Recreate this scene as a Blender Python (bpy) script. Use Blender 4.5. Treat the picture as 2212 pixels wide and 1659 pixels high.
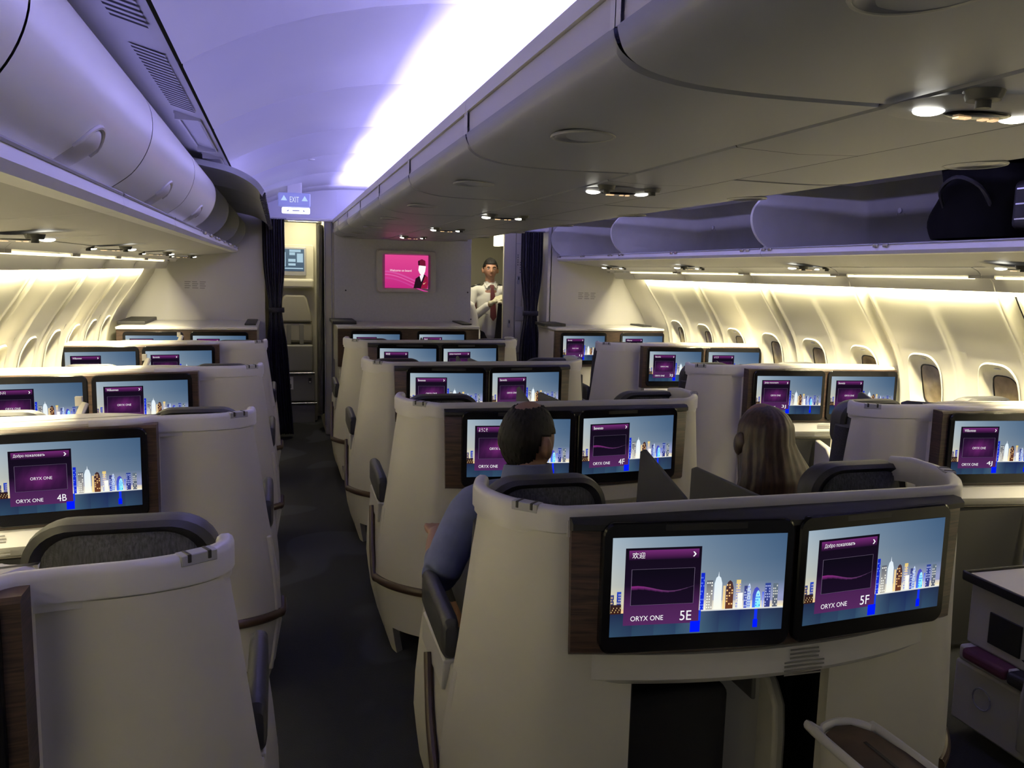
import bpy, bmesh, math, random
from mathutils import Vector, Matrix, Euler
random.seed(7)
for o in list(bpy.data.objects): bpy.data.objects.remove(o)
SC = bpy.context.scene; COL = SC.collection
PI = math.pi

# ------------------------------------------------------------------ camera, world, light, exposure
cam_d = bpy.data.cameras.new('camera'); cam = bpy.data.objects.new('camera', cam_d); COL.objects.link(cam)
FPX = 1790.0
cam_d.sensor_fit = 'HORIZONTAL'; cam_d.sensor_width = 36.0; cam_d.lens = 36.0*FPX/2212.0
cam_d.clip_start = 0.05; cam_d.clip_end = 60
def cam_matrix():
    y = Vector((605-1106, -(577-829.5), -FPX)).normalized()
    r = math.radians(-0.75)
    u = Vector((math.sin(r), math.cos(r), 0)); u = (u - y*u.dot(y)).normalized()
    x = y.cross(u)
    m = Matrix((x, y, u)).to_4x4()
    m.translation = Vector((0, 0, 1.72))
    return m
cam.matrix_world = cam_matrix()
SC.camera = cam
SC.view_settings.view_transform = 'Standard'; SC.view_settings.look = 'None'
SC.view_settings.gamma = 1.0; SC.view_settings.use_curve_mapping = False
SC.view_settings.exposure = 0.0
W = bpy.data.worlds.new('world'); SC.world = W; W.use_nodes = True
W.node_tree.nodes['Background'].inputs[0].default_value = (0.95, 0.93, 0.90, 1)
W.node_tree.nodes['Background'].inputs[1].default_value = 0.13

def area(name, loc, rot, sx, sy, power, color, spread=180):
    l = bpy.data.lights.new(name, 'AREA'); l.shape = 'RECTANGLE'; l.size = sx; l.size_y = sy
    l.energy = power; l.color = color; l.spread = math.radians(spread)
    o = bpy.data.objects.new(name, l); o.location = loc; o.rotation_euler = rot; COL.objects.link(o); return o
VIO = (0.42, 0.385, 1.0); WARM = (1.0, 0.885, 0.55)
# violet cove lamps on top of the centre bins, shining up at each aisle ceiling (area -Z is its beam)
for k in range(8):
    yy = 0.95+k*1.11
    if yy > 8.5: break
    area('cove_lamp_left', (0.635, yy, 2.262), (PI, math.radians(48), 0), 0.05, 1.0, 22.5, VIO)
    area('cove_lamp_right', (1.785, yy, 2.262), (PI, math.radians(-48), 0), 0.05, 1.0, 22.5, VIO)
# warm wash lamps hidden above each sidewall panel
for k in range(7):
    yy = 0.625+k*1.11
    if yy > 8: break
    area('wall_wash_right', (3.505, yy, 1.745), (0, math.radians(-14), 0), 0.05, 0.95, 44, WARM)
    area('wall_wash_left', (-1.085, yy, 1.745), (0, math.radians(14), 0), 0.05, 0.95, 44, WARM)
# galley lamps behind the bulkheads
area('galley_lamp_left', (0.24, 9.15, 2.30), (0, 0, 0), 0.3, 0.3, 9.0, (1.0, 0.90, 0.62))
area('galley_lamp_right', (2.10, 8.95, 2.27), (math.radians(10), math.radians(-12), 0), 0.4, 0.2, 9.0, (1.0, 0.90, 0.62))

# ------------------------------------------------------------------ materials
def lin(c):
    return tuple((x/12.92 if x <= 0.04045 else ((x+0.055)/1.055)**2.4) for x in c)
def s8(r, g, b): return lin((r/255, g/255, b/255))
MATS = {}
def mat(name, col, rough=0.5, metal=0.0, spec=0.5, bump=None, noise=None, emit=None, coat=0.0, sheen=0.0, trans=0.0):
    if name in MATS: return MATS[name]
    m = bpy.data.materials.new(name); m.use_nodes = True; nt = m.node_tree; b = nt.nodes['Principled BSDF']
    b.inputs['Base Color'].default_value = (*col, 1); b.inputs['Roughness'].default_value = rough
    b.inputs['Metallic'].default_value = metal; b.inputs['Specular IOR Level'].default_value = spec
    b.inputs['Coat Weight'].default_value = coat; b.inputs['Sheen Weight'].default_value = sheen
    b.inputs['Transmission Weight'].default_value = trans
    tc = nt.nodes.new('ShaderNodeTexCoord')
    if noise:   # (scale, amount, stretch)
        mp = nt.nodes.new('ShaderNodeMapping'); mp.inputs['Scale'].default_value = noise[2] if len(noise) > 2 else (1, 1, 1)
        n = nt.nodes.new('ShaderNodeTexNoise'); n.inputs['Scale'].default_value = noise[0]; n.inputs['Detail'].default_value = 5
        nt.links.new(tc.outputs['Object'], mp.inputs[0]); nt.links.new(mp.outputs[0], n.inputs['Vector'])
        r = nt.nodes.new('ShaderNodeValToRGB'); a = noise[1]
        r.color_ramp.elements[0].position = 0.3; r.color_ramp.elements[1].position = 0.7
        r.color_ramp.elements[0].color = (*[max(0, c*(1-a)) for c in col], 1)
        r.color_ramp.elements[1].color = (*[min(1, c*(1+a)) for c in col], 1)
        nt.links.new(n.outputs['Fac'], r.inputs[0]); nt.links.new(r.outputs[0], b.inputs['Base Color'])
    if bump:    # (scale, strength)
        n2 = nt.nodes.new('ShaderNodeTexNoise'); n2.inputs['Scale'].default_value = bump[0]
        nt.links.new(tc.outputs['Object'], n2.inputs['Vector'])
        bp = nt.nodes.new('ShaderNodeBump'); bp.inputs['Strength'].default_value = bump[1]; bp.inputs['Distance'].default_value = 0.002
        nt.links.new(n2.outputs['Fac'], bp.inputs['Height']); nt.links.new(bp.outputs[0], b.inputs['Normal'])
    if emit:
        b.inputs['Emission Color'].default_value = (*emit[0], 1); b.inputs['Emission Strength'].default_value = emit[1]
    MATS[name] = m; return m
M_shell = mat('shell_plastic', (0.49, 0.475, 0.425), 0.42, noise=(3, 0.03))
M_rail = mat('rail_plastic', (0.50, 0.49, 0.48), 0.28)
M_ledge = mat('ledge_plastic', (0.60, 0.57, 0.49), 0.3)
M_wing = mat('trim_plastic', (0.40, 0.39, 0.36), 0.4)
M_ceil = mat('ceiling_panel', (0.56, 0.56, 0.60), 0.42)
M_bin_lit = mat('bin_plastic_lit', (0.80, 0.80, 0.80), 0.32)  # bin plastic lightened: violet cove light on closed doors put into the colour
M_bin = mat('bin_plastic', (0.60, 0.595, 0.58), 0.38, spec=0.4)
M_bin_shaded = mat('bin_plastic_shaded', (0.36, 0.355, 0.345), 0.5)  # same bin plastic darkened: shade on the undersides put into the colour
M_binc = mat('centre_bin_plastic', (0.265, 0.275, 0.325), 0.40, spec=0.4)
M_binin = mat('bin_interior', (0.60, 0.60, 0.56), 0.6, noise=(6, 0.05))
M_doorin = mat('bin_door_inside', (0.34, 0.35, 0.37), 0.5)
M_wall = mat('sidewall_panel', (0.66, 0.64, 0.54), 0.45, bump=(60, 0.05))
M_bulk = mat('bulkhead_laminate', (0.45, 0.45, 0.50), 0.6, noise=(40, 0.04))
M_trimg = mat('grey_trim', (0.30, 0.30, 0.31), 0.4)
M_gap = mat('dark_gap', (0.015, 0.015, 0.02), 0.8)
M_bezel = mat('black_bezel', (0.006, 0.006, 0.008), 0.16, spec=0.25)
M_blackp = mat('black_plastic', (0.012, 0.012, 0.013), 0.5)
M_leather = mat('dark_leather', (0.022, 0.022, 0.026), 0.5, bump=(120, 0.2))
M_weave = mat('grey_weave', (0.06, 0.062, 0.066), 0.85, noise=(260, 0.5, (1, 1, 0.15)), bump=(300, 0.6))
M_fabric = mat('charcoal_fabric', (0.028, 0.028, 0.032), 0.95, noise=(220, 0.4), bump=(250, 0.5))
M_div = mat('divider_charcoal', (0.038, 0.038, 0.042), 0.6)
M_nozzle = mat('nozzle_grey', (0.07, 0.07, 0.07), 0.5)
M_chrome = mat('brushed_silver', (0.6, 0.6, 0.62), 0.25, metal=1.0)
M_brown = mat('brown_bumper', (0.055, 0.032, 0.022), 0.35)
M_maroon = mat('maroon_side', (0.09, 0.028, 0.022), 0.5)
M_curt = mat('navy_curtain', (0.018, 0.018, 0.032), 0.9, noise=(30, 0.3))
M_curtg = mat('grey_curtain', (0.12, 0.115, 0.10), 0.9, noise=(25, 0.4, (1, 1, .2)))
M_galley = mat('galley_grey', (0.22, 0.215, 0.19), 0.5)
M_galleyw = mat('galley_cream', (0.46, 0.44, 0.35), 0.5)
M_pad = mat('jumpseat_leather', (0.34, 0.32, 0.25), 0.6, bump=(40, 0.2))
M_label = mat('white_label', (0.7, 0.7, 0.66), 0.5)
M_ink = mat('grey_ink', (0.16, 0.155, 0.15), 0.6)
M_skin = mat('skin_tan', (0.22, 0.118, 0.078), 0.55)
M_skin2 = mat('skin_brown', (0.36, 0.19, 0.12), 0.55)
M_hair = mat('black_hair', (0.008, 0.007, 0.007), 0.65, spec=0.25, noise=(120, 0.5, (1, 1, .1)))
M_hairb = mat('brown_hair', (0.040, 0.021, 0.014), 0.45, noise=(90, 0.6, (1, 1, .06)))
M_shirtw = mat('white_shirt', (0.72, 0.71, 0.66), 0.8, bump=(25, 0.3))
M_shirtb = mat('blue_shirt', (0.085, 0.10, 0.20), 0.85, noise=(20, 0.1), bump=(18, 0.4))
M_tie = mat('maroon_tie', (0.10, 0.02, 0.025), 0.5)
M_black = mat('black_cloth', (0.01, 0.01, 0.014), 0.9)
M_glove = mat('cream_glove', (0.62, 0.58, 0.40), 0.5)
M_pink = mat('pink_felt', (0.75, 0.10, 0.28), 0.7)
M_bag = mat('black_bag', (0.003, 0.003, 0.003), 0.9, spec=0.08, noise=(12, 0.4))
M_lamp = mat('lamp_white', (1, 1, 1), 0.5, emit=((1.0, 0.97, 0.85), 6.0))
M_strip = mat('lamp_warm', (1, 1, 1), 0.5, emit=((1.0, 0.88, 0.52), 2.2))
M_sign = mat('sign_white', (1, 1, 1), 0.5, emit=((0.80, 0.84, 1.0), 1.6))
M_signb = mat('sign_housing', (0.16, 0.17, 0.30), 0.4, emit=((0.35, 0.38, 1.0), 0.4))
M_amber = mat('psu_amber', (1, 1, 1), 0.5, emit=((1.0, 0.62, 0.30), 1.0))
M_seal = mat('black_gasket', (0.01, 0.01, 0.01), 0.6)
M_pane = mat('window_pane', (0.24, 0.19, 0.11), 0.18, noise=(9, 0.5), coat=0.4)
M_magenta = mat('magenta_fabric', (0.12, 0.03, 0.055), 0.7)

def wood_mat(name, c1, c2):
    m = bpy.data.materials.new(name); m.use_nodes = True; nt = m.node_tree; b = nt.nodes['Principled BSDF']
    tc = nt.nodes.new('ShaderNodeTexCoord'); mp = nt.nodes.new('ShaderNodeMapping'); mp.inputs['Scale'].default_value = (1.5, 1.5, 26)
    n = nt.nodes.new('ShaderNodeTexNoise'); n.inputs['Scale'].default_value = 6; n.inputs['Detail'].default_value = 8; n.inputs['Distortion'].default_value = 0.6
    r = nt.nodes.new('ShaderNodeValToRGB'); r.color_ramp.elements[0].position = 0.35; r.color_ramp.elements[1].position = 0.7
    r.color_ramp.elements[0].color = (*c1, 1); r.color_ramp.elements[1].color = (*c2, 1)
    nt.links.new(tc.outputs['Object'], mp.inputs[0]); nt.links.new(mp.outputs[0], n.inputs['Vector'])
    nt.links.new(n.outputs['Fac'], r.inputs[0]); nt.links.new(r.outputs[0], b.inputs['Base Color'])
    b.inputs['Roughness'].default_value = 0.35
    return m
M_wood = wood_mat('walnut_veneer', (0.022, 0.013, 0.010), (0.085, 0.048, 0.032))

def carpet_mat():
    m = bpy.data.materials.new('carpet'); m.use_nodes = True; nt = m.node_tree; b = nt.nodes['Principled BSDF']
    tc = nt.nodes.new('ShaderNodeTexCoord')
    v = nt.nodes.new('ShaderNodeTexNoise'); v.inputs['Scale'].default_value = 1.6; v.inputs['Detail'].default_value = 0.0; v.inputs['Distortion'].default_value = 0.8
    r = nt.nodes.new('ShaderNodeValToRGB'); r.color_ramp.elements[0].position = 0.60; r.color_ramp.elements[1].position = 0.64
    r.color_ramp.elements[0].color = (0.011, 0.012, 0.014, 1); r.color_ramp.elements[1].color = (0.034, 0.036, 0.046, 1)  # bluish lighter patches painted in for light falling between the seat shells
    f = nt.nodes.new('ShaderNodeTexNoise'); f.inputs['Scale'].default_value = 260
    mx = nt.nodes.new('ShaderNodeMixRGB'); mx.blend_type = 'MULTIPLY'; mx.inputs[0].default_value = 0.6
    nt.links.new(tc.outputs['Object'], v.inputs['Vector']); nt.links.new(tc.outputs['Object'], f.inputs['Vector'])
    nt.links.new(v.outputs['Fac'], r.inputs[0]); nt.links.new(r.outputs[0], mx.inputs[1]); nt.links.new(f.outputs['Fac'], mx.inputs[2])
    nt.links.new(mx.outputs[0], b.inputs['Base Color']); b.inputs['Roughness'].default_value = 0.95
    bp = nt.nodes.new('ShaderNodeBump'); bp.inputs['Strength'].default_value = 0.5; bp.inputs['Distance'].default_value = 0.004
    nt.links.new(f.outputs['Fac'], bp.inputs['Height']); nt.links.new(bp.outputs[0], b.inputs['Normal'])
    return m
M_carpet = carpet_mat()
def screen_mat():
    m = bpy.data.materials.new('screen_picture'); m.use_nodes = True; nt = m.node_tree
    for n in list(nt.nodes): nt.nodes.remove(n)
    a = nt.nodes.new('ShaderNodeAttribute'); a.attribute_name = 'Col'
    e = nt.nodes.new('ShaderNodeEmission'); e.inputs[1].default_value = 1.0
    o = nt.nodes.new('ShaderNodeOutputMaterial')
    nt.links.new(a.outputs['Color'], e.inputs[0]); nt.links.new(e.outputs[0], o.inputs[0])
    return m
M_screen = screen_mat()

# ------------------------------------------------------------------ mesh helpers
class MB:
    def __init__(s): s.v = []; s.f = []; s.mi = []; s.sm = []; s.c = None
    def add(s, vs, fs, mi=0, smooth=True):
        b = len(s.v); s.v += [tuple(p) for p in vs]
        for f in fs: s.f.append(tuple(b+i for i in f)); s.mi.append(mi); s.sm.append(smooth)
    def box(s, x0, x1, y0, y1, z0, z1, mi=0):
        v = [(x, y, z) for z in (z0, z1) for y in (y0, y1) for x in (x0, x1)]
        s.add(v, [(0, 2, 3, 1), (4, 5, 7, 6), (0, 1, 5, 4), (1, 3, 7, 5), (3, 2, 6, 7), (2, 0, 4, 6)], mi, False)
    def grid(s, fn, nu, nv, mi=0, cu=False, cv=False, smooth=True, flip=False):
        v = [fn(i/(nu if cu else nu), j/nv) for j in range(nv if cv else nv+1) for i in range(nu if cu else nu+1)]
        w = nu if cu else nu+1; h = nv if cv else nv+1
        f = []
        for j in range(nv):
            for i in range(nu):
                a = j*w+i; b = j*w+(i+1) % w; c = ((j+1) % h)*w+(i+1) % w; d = ((j+1) % h)*w+i
                f.append((a, d, c, b) if flip else (a, b, c, d))
        s.add(v, f, mi, smooth)
    def loft(s, rings, mi=0, closed=True, caps=True, smooth=True):
        n = len(rings[0]); v = [p for r in rings for p in r]; f = []
        for j in range(len(rings)-1):
            for i in range(n if closed else n-1):
                f.append((j*n+i, j*n+(i+1) % n, (j+1)*n+(i+1) % n, (j+1)*n+i))
        s.add(v, f, mi, smooth)
        if caps and closed:
            s.add(rings[0], [tuple(range(n))[::-1]], mi, False); s.add(rings[-1], [tuple(range(n))], mi, False)
    def extr(s, prof, y0, y1, mi=0, closed=True, smooth=False, caps=True):   # profile (x,z) extruded along Y
        s.loft([[(x, y0, z) for x, z in prof], [(x, y1, z) for x, z in prof]], mi, closed, caps, smooth)
    def tube(s, path, r, n=10, mi=0, caps=True, sx=1.0, sz=1.0):
        P = [Vector(p) for p in path]; rings = []
        up0 = Vector((0, 0, 1))
        for i, p in enumerate(P):
            t = (P[min(i+1, len(P)-1)]-P[max(i-1, 0)]).normalized()
            up = up0 if abs(t.dot(up0)) < 0.95 else Vector((0, 1, 0))
            a = t.cross(up).normalized(); b = a.cross(t).normalized()
            rr = r[i] if isinstance(r, (list, tuple)) else r
            rings.append([tuple(p+a*math.cos(2*PI*k/n)*rr*sx+b*math.sin(2*PI*k/n)*rr*sz) for k in range(n)])
        s.loft(rings, mi, True, caps)
    def ell(s, c, r, mi=0, nu=20, nv=12, e=1.0):
        def pw(t): return math.copysign(abs(t)**e, t)
        def fn(u, v):
            a = 2*PI*u; b = PI*(v-0.5)
            return (c[0]+r[0]*pw(math.cos(a))*pw(math.cos(b)), c[1]+r[1]*pw(math.sin(a))*pw(math.cos(b)), c[2]+r[2]*pw(math.sin(b)))
        s.grid(fn, nu, nv, mi, cu=True)
    def disc(s, c, r, axis='z', n=20, mi=0, ry=None):
        ry = ry or r; v = []
        for k in range(n):
            a = 2*PI*k/n; p, q = r*math.cos(a), ry*math.sin(a)
            v.append({'z': (c[0]+p, c[1]+q, c[2]), 'y': (c[0]+p, c[1], c[2]+q), 'x': (c[0], c[1]+p, c[2]+q)}[axis])
        s.add(v, [tuple(range(n))], mi, False)
    def cyl(s, c0, c1, r, n=16, mi=0, r2=None):
        s.tube([c0, c1], [r, r2 if r2 is not None else r], n, mi)
    def mesh(s, name, mats):
        me = bpy.data.meshes.new(name); me.from_pydata(s.v, [], s.f)
        for m in mats: me.materials.append(m)
        for p, mi, sm in zip(me.polygons, s.mi, s.sm): p.material_index = mi; p.use_smooth = sm
        bm = bmesh.new(); bm.from_mesh(me); bmesh.ops.remove_doubles(bm, verts=bm.verts, dist=1e-5)
        bmesh.ops.recalc_face_normals(bm, faces=bm.faces); bm.to_mesh(me); bm.free()
        me.set_sharp_from_angle(angle=math.radians(38)); me.update(); return me

def mats_of(m): return list(m) if isinstance(m, (list, tuple)) else [m]
def link(name, me, parent=None, loc=(0, 0, 0), rot=(0, 0, 0)):
    o = bpy.data.objects.new(name, me); o.location = loc; o.rotation_euler = rot
    COL.objects.link(o)
    if parent is not None: o.parent = parent
    return o
def obj(name, mb, m, parent=None, bevel=0, sub=0, loc=(0, 0, 0), rot=(0, 0, 0), seg=2, solid=0):
    o = link(name, mb.mesh(name, mats_of(m)), parent, loc, rot)
    mods(o, bevel, sub, seg, solid); return o
def mods(o, bevel=0, sub=0, seg=2, solid=0):
    if solid:
        s = o.modifiers.new('solid', 'SOLIDIFY'); s.thickness = solid; s.offset = 0
    if bevel:
        b = o.modifiers.new('bevel', 'BEVEL'); b.width = bevel; b.segments = seg; b.limit_method = 'ANGLE'; b.angle_limit = math.radians(35)
        b.harden_normals = False
        for p in o.data.polygons: p.use_smooth = True
        w = o.modifiers.new('wn', 'WEIGHTED_NORMAL'); w.keep_sharp = True
    if sub:
        s = o.modifiers.new('sub', 'SUBSURF'); s.levels = sub; s.render_levels = sub
CACHE = {}
def part(key, name, build, m, parent, bevel=0, seg=2, loc=(0, 0, 0), rot=(0, 0, 0), sub=0):
    if key not in CACHE:
        mb = MB(); build(mb); CACHE[key] = mb.mesh(name, mats_of(m))
    o = link(name, CACHE[key], parent, loc, rot); mods(o, bevel, sub, seg); return o
def tag(o, label, cat, group=None, kind=None):
    o['label'] = label; o['category'] = cat
    if group: o['group'] = group
    if kind: o['kind'] = kind
    return o
def thing(name, label, cat, loc=(0, 0, 0), rz=0, group=None):
    o = bpy.data.objects.new(name, None); COL.objects.link(o); o.location = loc; o.rotation_euler = (0, 0, rz)
    o.empty_display_size = 0.1
    return tag(o, label, cat, group)
def struct(name, mb, m, bevel=0, parent=None, **k):
    o = obj(name, mb, m, parent, bevel, **k)
    if parent is None: o['kind'] = 'structure'
    return o
def interp(tab, t):
    if t <= tab[0][0]: return tab[0][1]
    for (a, va), (b, vb) in zip(tab, tab[1:]):
        if t <= b: return va+(vb-va)*(t-a)/(b-a)
    return tab[-1][1]
def smoothpath(pts, n=6):
    P = [Vector(p) for p in pts]; out = []
    for i in range(len(P)-1):
        p0 = P[max(i-1, 0)]; p1 = P[i]; p2 = P[i+1]; p3 = P[min(i+2, len(P)-1)]
        for k in range(n):
            t = k/n
            out.append(0.5*((2*p1)+(p2-p0)*t+(2*p0-5*p1+4*p2-p3)*t*t+(3*p1-p0-3*p2+p3)*t**3))
    out.append(P[-1]); return out
def rrect(cx, cz, w, h, r, n=5):
    out = []
    for qx, qz, a0 in ((1, 1, 0), (-1, 1, 90), (-1, -1, 180), (1, -1, 270)):
        for k in range(n+1):
            a = math.radians(a0+90*k/n)
            out.append((cx+qx*(w/2-r)+r*math.cos(a), cz+qz*(h/2-r)+r*math.sin(a)))
    return out

# ------------------------------------------------------------------ lettering
TXT = {}
def text_geo(s):
    if s in TXT: return TXT[s]
    cu = bpy.data.curves.new('t', 'FONT'); cu.body = s; cu.size = 1.0; cu.resolution_u = 3
    o = bpy.data.objects.new('t', cu); COL.objects.link(o)
    dg = bpy.context.evaluated_depsgraph_get(); me = bpy.data.meshes.new_from_object(o.evaluated_get(dg))
    v = [(p.co.x, p.co.y) for p in me.vertices]; f = [tuple(p.vertices) for p in me.polygons]
    bpy.data.objects.remove(o); bpy.data.meshes.remove(me); bpy.data.curves.remove(cu)
    if v:
        x0 = min(p[0] for p in v); y0 = min(p[1] for p in v); x1 = max(p[0] for p in v); y1 = max(p[1] for p in v)
        v = [((x-x0), (y-y0)) for x, y in v]; dims = (x1-x0, y1-y0)
    else: dims = (1, 1)
    TXT[s] = (v, f, dims); return TXT[s]

class Pic:
    """A flat picture made of coloured polygons in the unit square, shown on a w x h screen facing -Y."""
    def __init__(s, w, h): s.w = w; s.h = h; s.v = []; s.f = []; s.c = []; s.k = 0
    def poly(s, pts, cols, layer=None):
        d = -0.00012*(s.k if layer is None else layer); s.k += 1
        b = len(s.v); s.v += [((u-0.5)*s.w, d, (v-0.5)*s.h) for u, v in pts]
        s.f.append(tuple(range(b, b+len(pts))))
        if isinstance(cols[0], (int, float)): cols = [cols]*len(pts)
        s.c.append([(*s8(*c[:3]), 1) for c in cols])
    def rect(s, u0, v0, u1, v1, c, c2=None, layer=None):   # c bottom, c2 top
        c2 = c2 or c; s.poly([(u0, v0), (u1, v0), (u1, v1), (u0, v1)], [c, c, c2, c2], layer)
    def text(s, t, u, v, h, c, maxw=None, layer=40, bold=1.0):
        vs, fs, (dw, dh) = text_geo(t)
        k = h/dh; kx = k*s.h/s.w*bold
        if maxw and dw*kx != 0: kx = maxw/dw
        b = len(s.v); d = -0.00012*layer
        s.v += [((u+x*kx-0.5)*s.w, d, (v+y*k-0.5)*s.h) for x, y in vs]
        for f in fs: s.f.append(tuple(b+i for i in f)); s.c.append([(*s8(*c), 1)]*len(f))
    def mesh(s, name):
        me = bpy.data.meshes.new(name); me.from_pydata(s.v, [], s.f); me.materials.append(M_screen)
        ca = me.color_attributes.new('Col', 'FLOAT_COLOR', 'CORNER'); i = 0
        flat = [c for cs in s.c for c in cs]
        for i, c in enumerate(flat): ca.data[i].color = c
        return me

def lerp3(a, b, t): return tuple(x+(y-x)*t for x, y in zip(a, b))
def seat_picture(greet, num, logo=True, w=0.44, h=0.245):
    p = Pic(w, h)
    tl, tr = (160, 178, 192), (64, 92, 124); ml, mr = (188, 192, 184), (92, 114, 140); bl, br = (228, 214, 165), (150, 150, 190)
    rows = [(0.24, bl, br), (0.36, (222, 214, 180), (146, 154, 196)), (0.52, ml, mr), (0.75, (176, 186, 190), (74, 100, 130)), (1.0, tl, tr)]
    for (v0, a0, b0), (v1, a1, b1) in zip(rows, rows[1:]):
        for k in range(8):
            u0, u1 = k/8, (k+1)/8; e = lambda t: t**0.8
            p.poly([(u0, v0), (u1, v0), (u1, v1), (u0, v1)], [lerp3(a0, b0, e(u0)), lerp3(a0, b0, e(u1)), lerp3(a1, b1, e(u1)), lerp3(a1, b1, e(u0))], 0)
    for k in range(8):      # the water
        u0, u1 = k/8, (k+1)/8; c = [(34, 44, 76), (30, 40, 72), (38, 52, 84), (36, 52, 88), (72, 92, 118), (36, 48, 84), (26, 36, 84), (40, 52, 86), (34, 44, 72)]
        p.poly([(u0, 0), (u1, 0), (u1, .24), (u0, .24)], [lerp3(c[k], (62, 104, 122), .5), lerp3(c[k+1], (60, 92, 116), .4), c[k+1], c[k]], 0)
    # glow over the shore
    p.poly([(.5, .24), (1, .24), (1, .30), (.5, .34)], [(255, 250, 225), (255, 238, 190), (206, 200, 200), (214, 206, 190)], 2)
    p.poly([(0, .24), (.1, .24), (.1, .28), (0, .28)], [(255, 215, 150), (255, 215, 150), (220, 190, 150), (220, 190, 150)], 2)
    p.rect(.5, .225, 1, .247, (200, 205, 215), (255, 252, 230), 3)
    def tower(u0, u1, v1, c, c2=None, win=None, layer=4, round_=False, seed=0):
        if round_:
            m = (u0+u1)/2; top = v1
            pts = [(u0, .24), (u1, .24), (u1, top-.08), (m+(u1-u0)*.3, top-.02), (m, top), (m-(u1-u0)*.3, top-.02), (u0, top-.08)]
            p.poly(pts, [c, c]+[c2 or c]*5, layer)
        else: p.rect(u0, .24, u1, v1, c, c2 or c, layer)
        if win:
            rnd = random.Random(seed); nx = 3; nz = int((v1-.26)/.028)
            for i in range(nx):
                for j in range(nz):
                    if rnd.random() < .62:
                        a = u0+(u1-u0)*(i+.2)/nx; b = .255+j*.028
                        p.rect(a, b, a+(u1-u0)*.55/nx, b+.015, win, None, layer+1)
    tower(0, .018, .43, (30, 26, 40), (60, 70, 130), (255, 210, 140), seed=1)
    tower(.034, .058, .46, (50, 60, 110), (40, 70, 190), (200, 190, 190), seed=2)
    p.rect(0, .235, .06, .33, (60, 30, 24), (50, 34, 36), 6)
    for k in range(9): p.rect(.004+k*.0062, .25+.02*(k % 3), .007+k*.0062, .262+.02*(k % 3), (255, 225, 150), None, 7)
    tower(.508, .53, .62, (24, 46, 220), (16, 40, 200), (110, 140, 255), seed=3)
    tower(.543, .58, .54, (190, 185, 175), (90, 96, 110), (255, 255, 245), seed=4)
    tower(.587, .632, .585, (255, 255, 240), (226, 240, 250), None, round_=True, layer=8)
    p.poly([(.606, .57), (.613, .57), (.6095, .63)], (235, 245, 255), 9)
    tower(.64, .654, .48, (255, 225, 150), (235, 205, 150), None)
    tower(.656, .70, .535, (110, 60, 36), (70, 48, 50), (255, 205, 130), round_=True, seed=6, layer=8)
    tower(.716, .742, .535, (220, 225, 235), (235, 205, 120), (90, 110, 220), seed=7)
    tower(.728, .756, .40, (250, 250, 240), (255, 255, 250), None, layer=6)
    tower(.764, .782, .47, (70, 90, 200), (60, 66, 120), (200, 215, 255), seed=8)
    tower(.783, .803, .495, (180, 205, 240), (200, 215, 240), (60, 90, 220), round_=True, seed=9)
    tower(.815, .86, .455, (70, 120, 255), (70, 76, 190), None, round_=True, layer=4)
    tower(.832, .862, .42, (120, 240, 255), (170, 240, 255), (30, 110, 255), round_=True, layer=8, seed=10)
    tower(.872, .882, .40, (200, 210, 255), (60, 90, 230), None)
    tower(.887, .92, .49, (56, 60, 130), (50, 70, 150), (180, 190, 240), seed=11)
    tower(.934, .964, .485, (90, 94, 110), (100, 116, 130), (225, 225, 215), seed=12)
    p.rect(.455, .02, .512, .135, (0, 26, 255), None, 30); p.rect(.492, .13, .516, .24, (20, 60, 230), None, 12)
    p.rect(.824, .035, .852, .12, (0, 26, 255), None, 12); p.rect(.830, .12, .848, .225, (20, 50, 240), None, 12)
    # the purple menu card
    p.rect(.073, .115, .503, .895, (84, 40, 92), (22, 14, 28), 14)
    p.rect(.073, .52, .503, .895, (26, 14, 36), (18, 12, 24), 15)
    p.rect(.073, .30, .503, .52, (74, 34, 84), (26, 14, 36), 15)
    p.rect(.092, .775, .488, .872, (30, 14, 40), (112, 42, 112), 16)
    p.rect(.110, .318, .468, .682, (120, 106, 132), None, 17)
    if logo:
        for k in range(6):
            a, b = .112+.354*k/6, .112+.354*(k+1)/6
            g = lambda t: lerp3((48, 20, 56), (112, 40, 112), max(0, 1-abs(t-.289)/.18))
            p.poly([(a, .32), (b, .32), (b, .50), (a, .50)], [(48, 20, 56), (48, 20, 56), g(b), g(a)], 18)
            p.poly([(a, .50), (b, .50), (b, .68), (a, .68)], [g(a), g(b), (34, 16, 44), (34, 16, 44)], 18)
        p.text('ORYX ONE', .215, .475, .042, (245, 240, 245), .15, bold=1.2)
    else:
        p.rect(.112, .32, .466, .68, (26, 14, 36), (14, 10, 22), 18)
        w0 = [(.112+.354*t, .485+.03*math.sin(1.2+5.5*t)) for t in [i/10 for i in range(11)]]
        for i in range(10):
            a, b = w0[i], w0[i+1]; f = max(0, 1-i/9)
            p.poly([(a[0], a[1]-.035*f-.004), (b[0], b[1]-.035*f-.004), (b[0], b[1]), (a[0], a[1])], [(50, 20, 58), (50, 20, 58), lerp3((90, 70, 100), (140, 44, 130), f)]+[lerp3((90, 70, 100), (140, 44, 130), f)], 19)
    W_ = (250, 250, 252)
    cjk = any(ord(ch) > 0x2000 for ch in greet)
    wid = {'欢迎': .072, 'ようこそ': .085, '환영합니다': .12, 'Добро пожаловать': .215, 'Willkommen': .125, 'Benvenuto': .10, 'Bienvenido': .10}.get(greet, .1)
    p.text(greet, .108, .795 if cjk else .80, .062 if cjk else .05, W_, wid)
    p.poly([(.450, .848), (.458, .848), (.470, .823), (.458, .798), (.450, .798), (.461, .823)], W_, 40)
    p.text('ORYX ONE', .112, .163, .050, W_, .185, bold=1.2)
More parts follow.
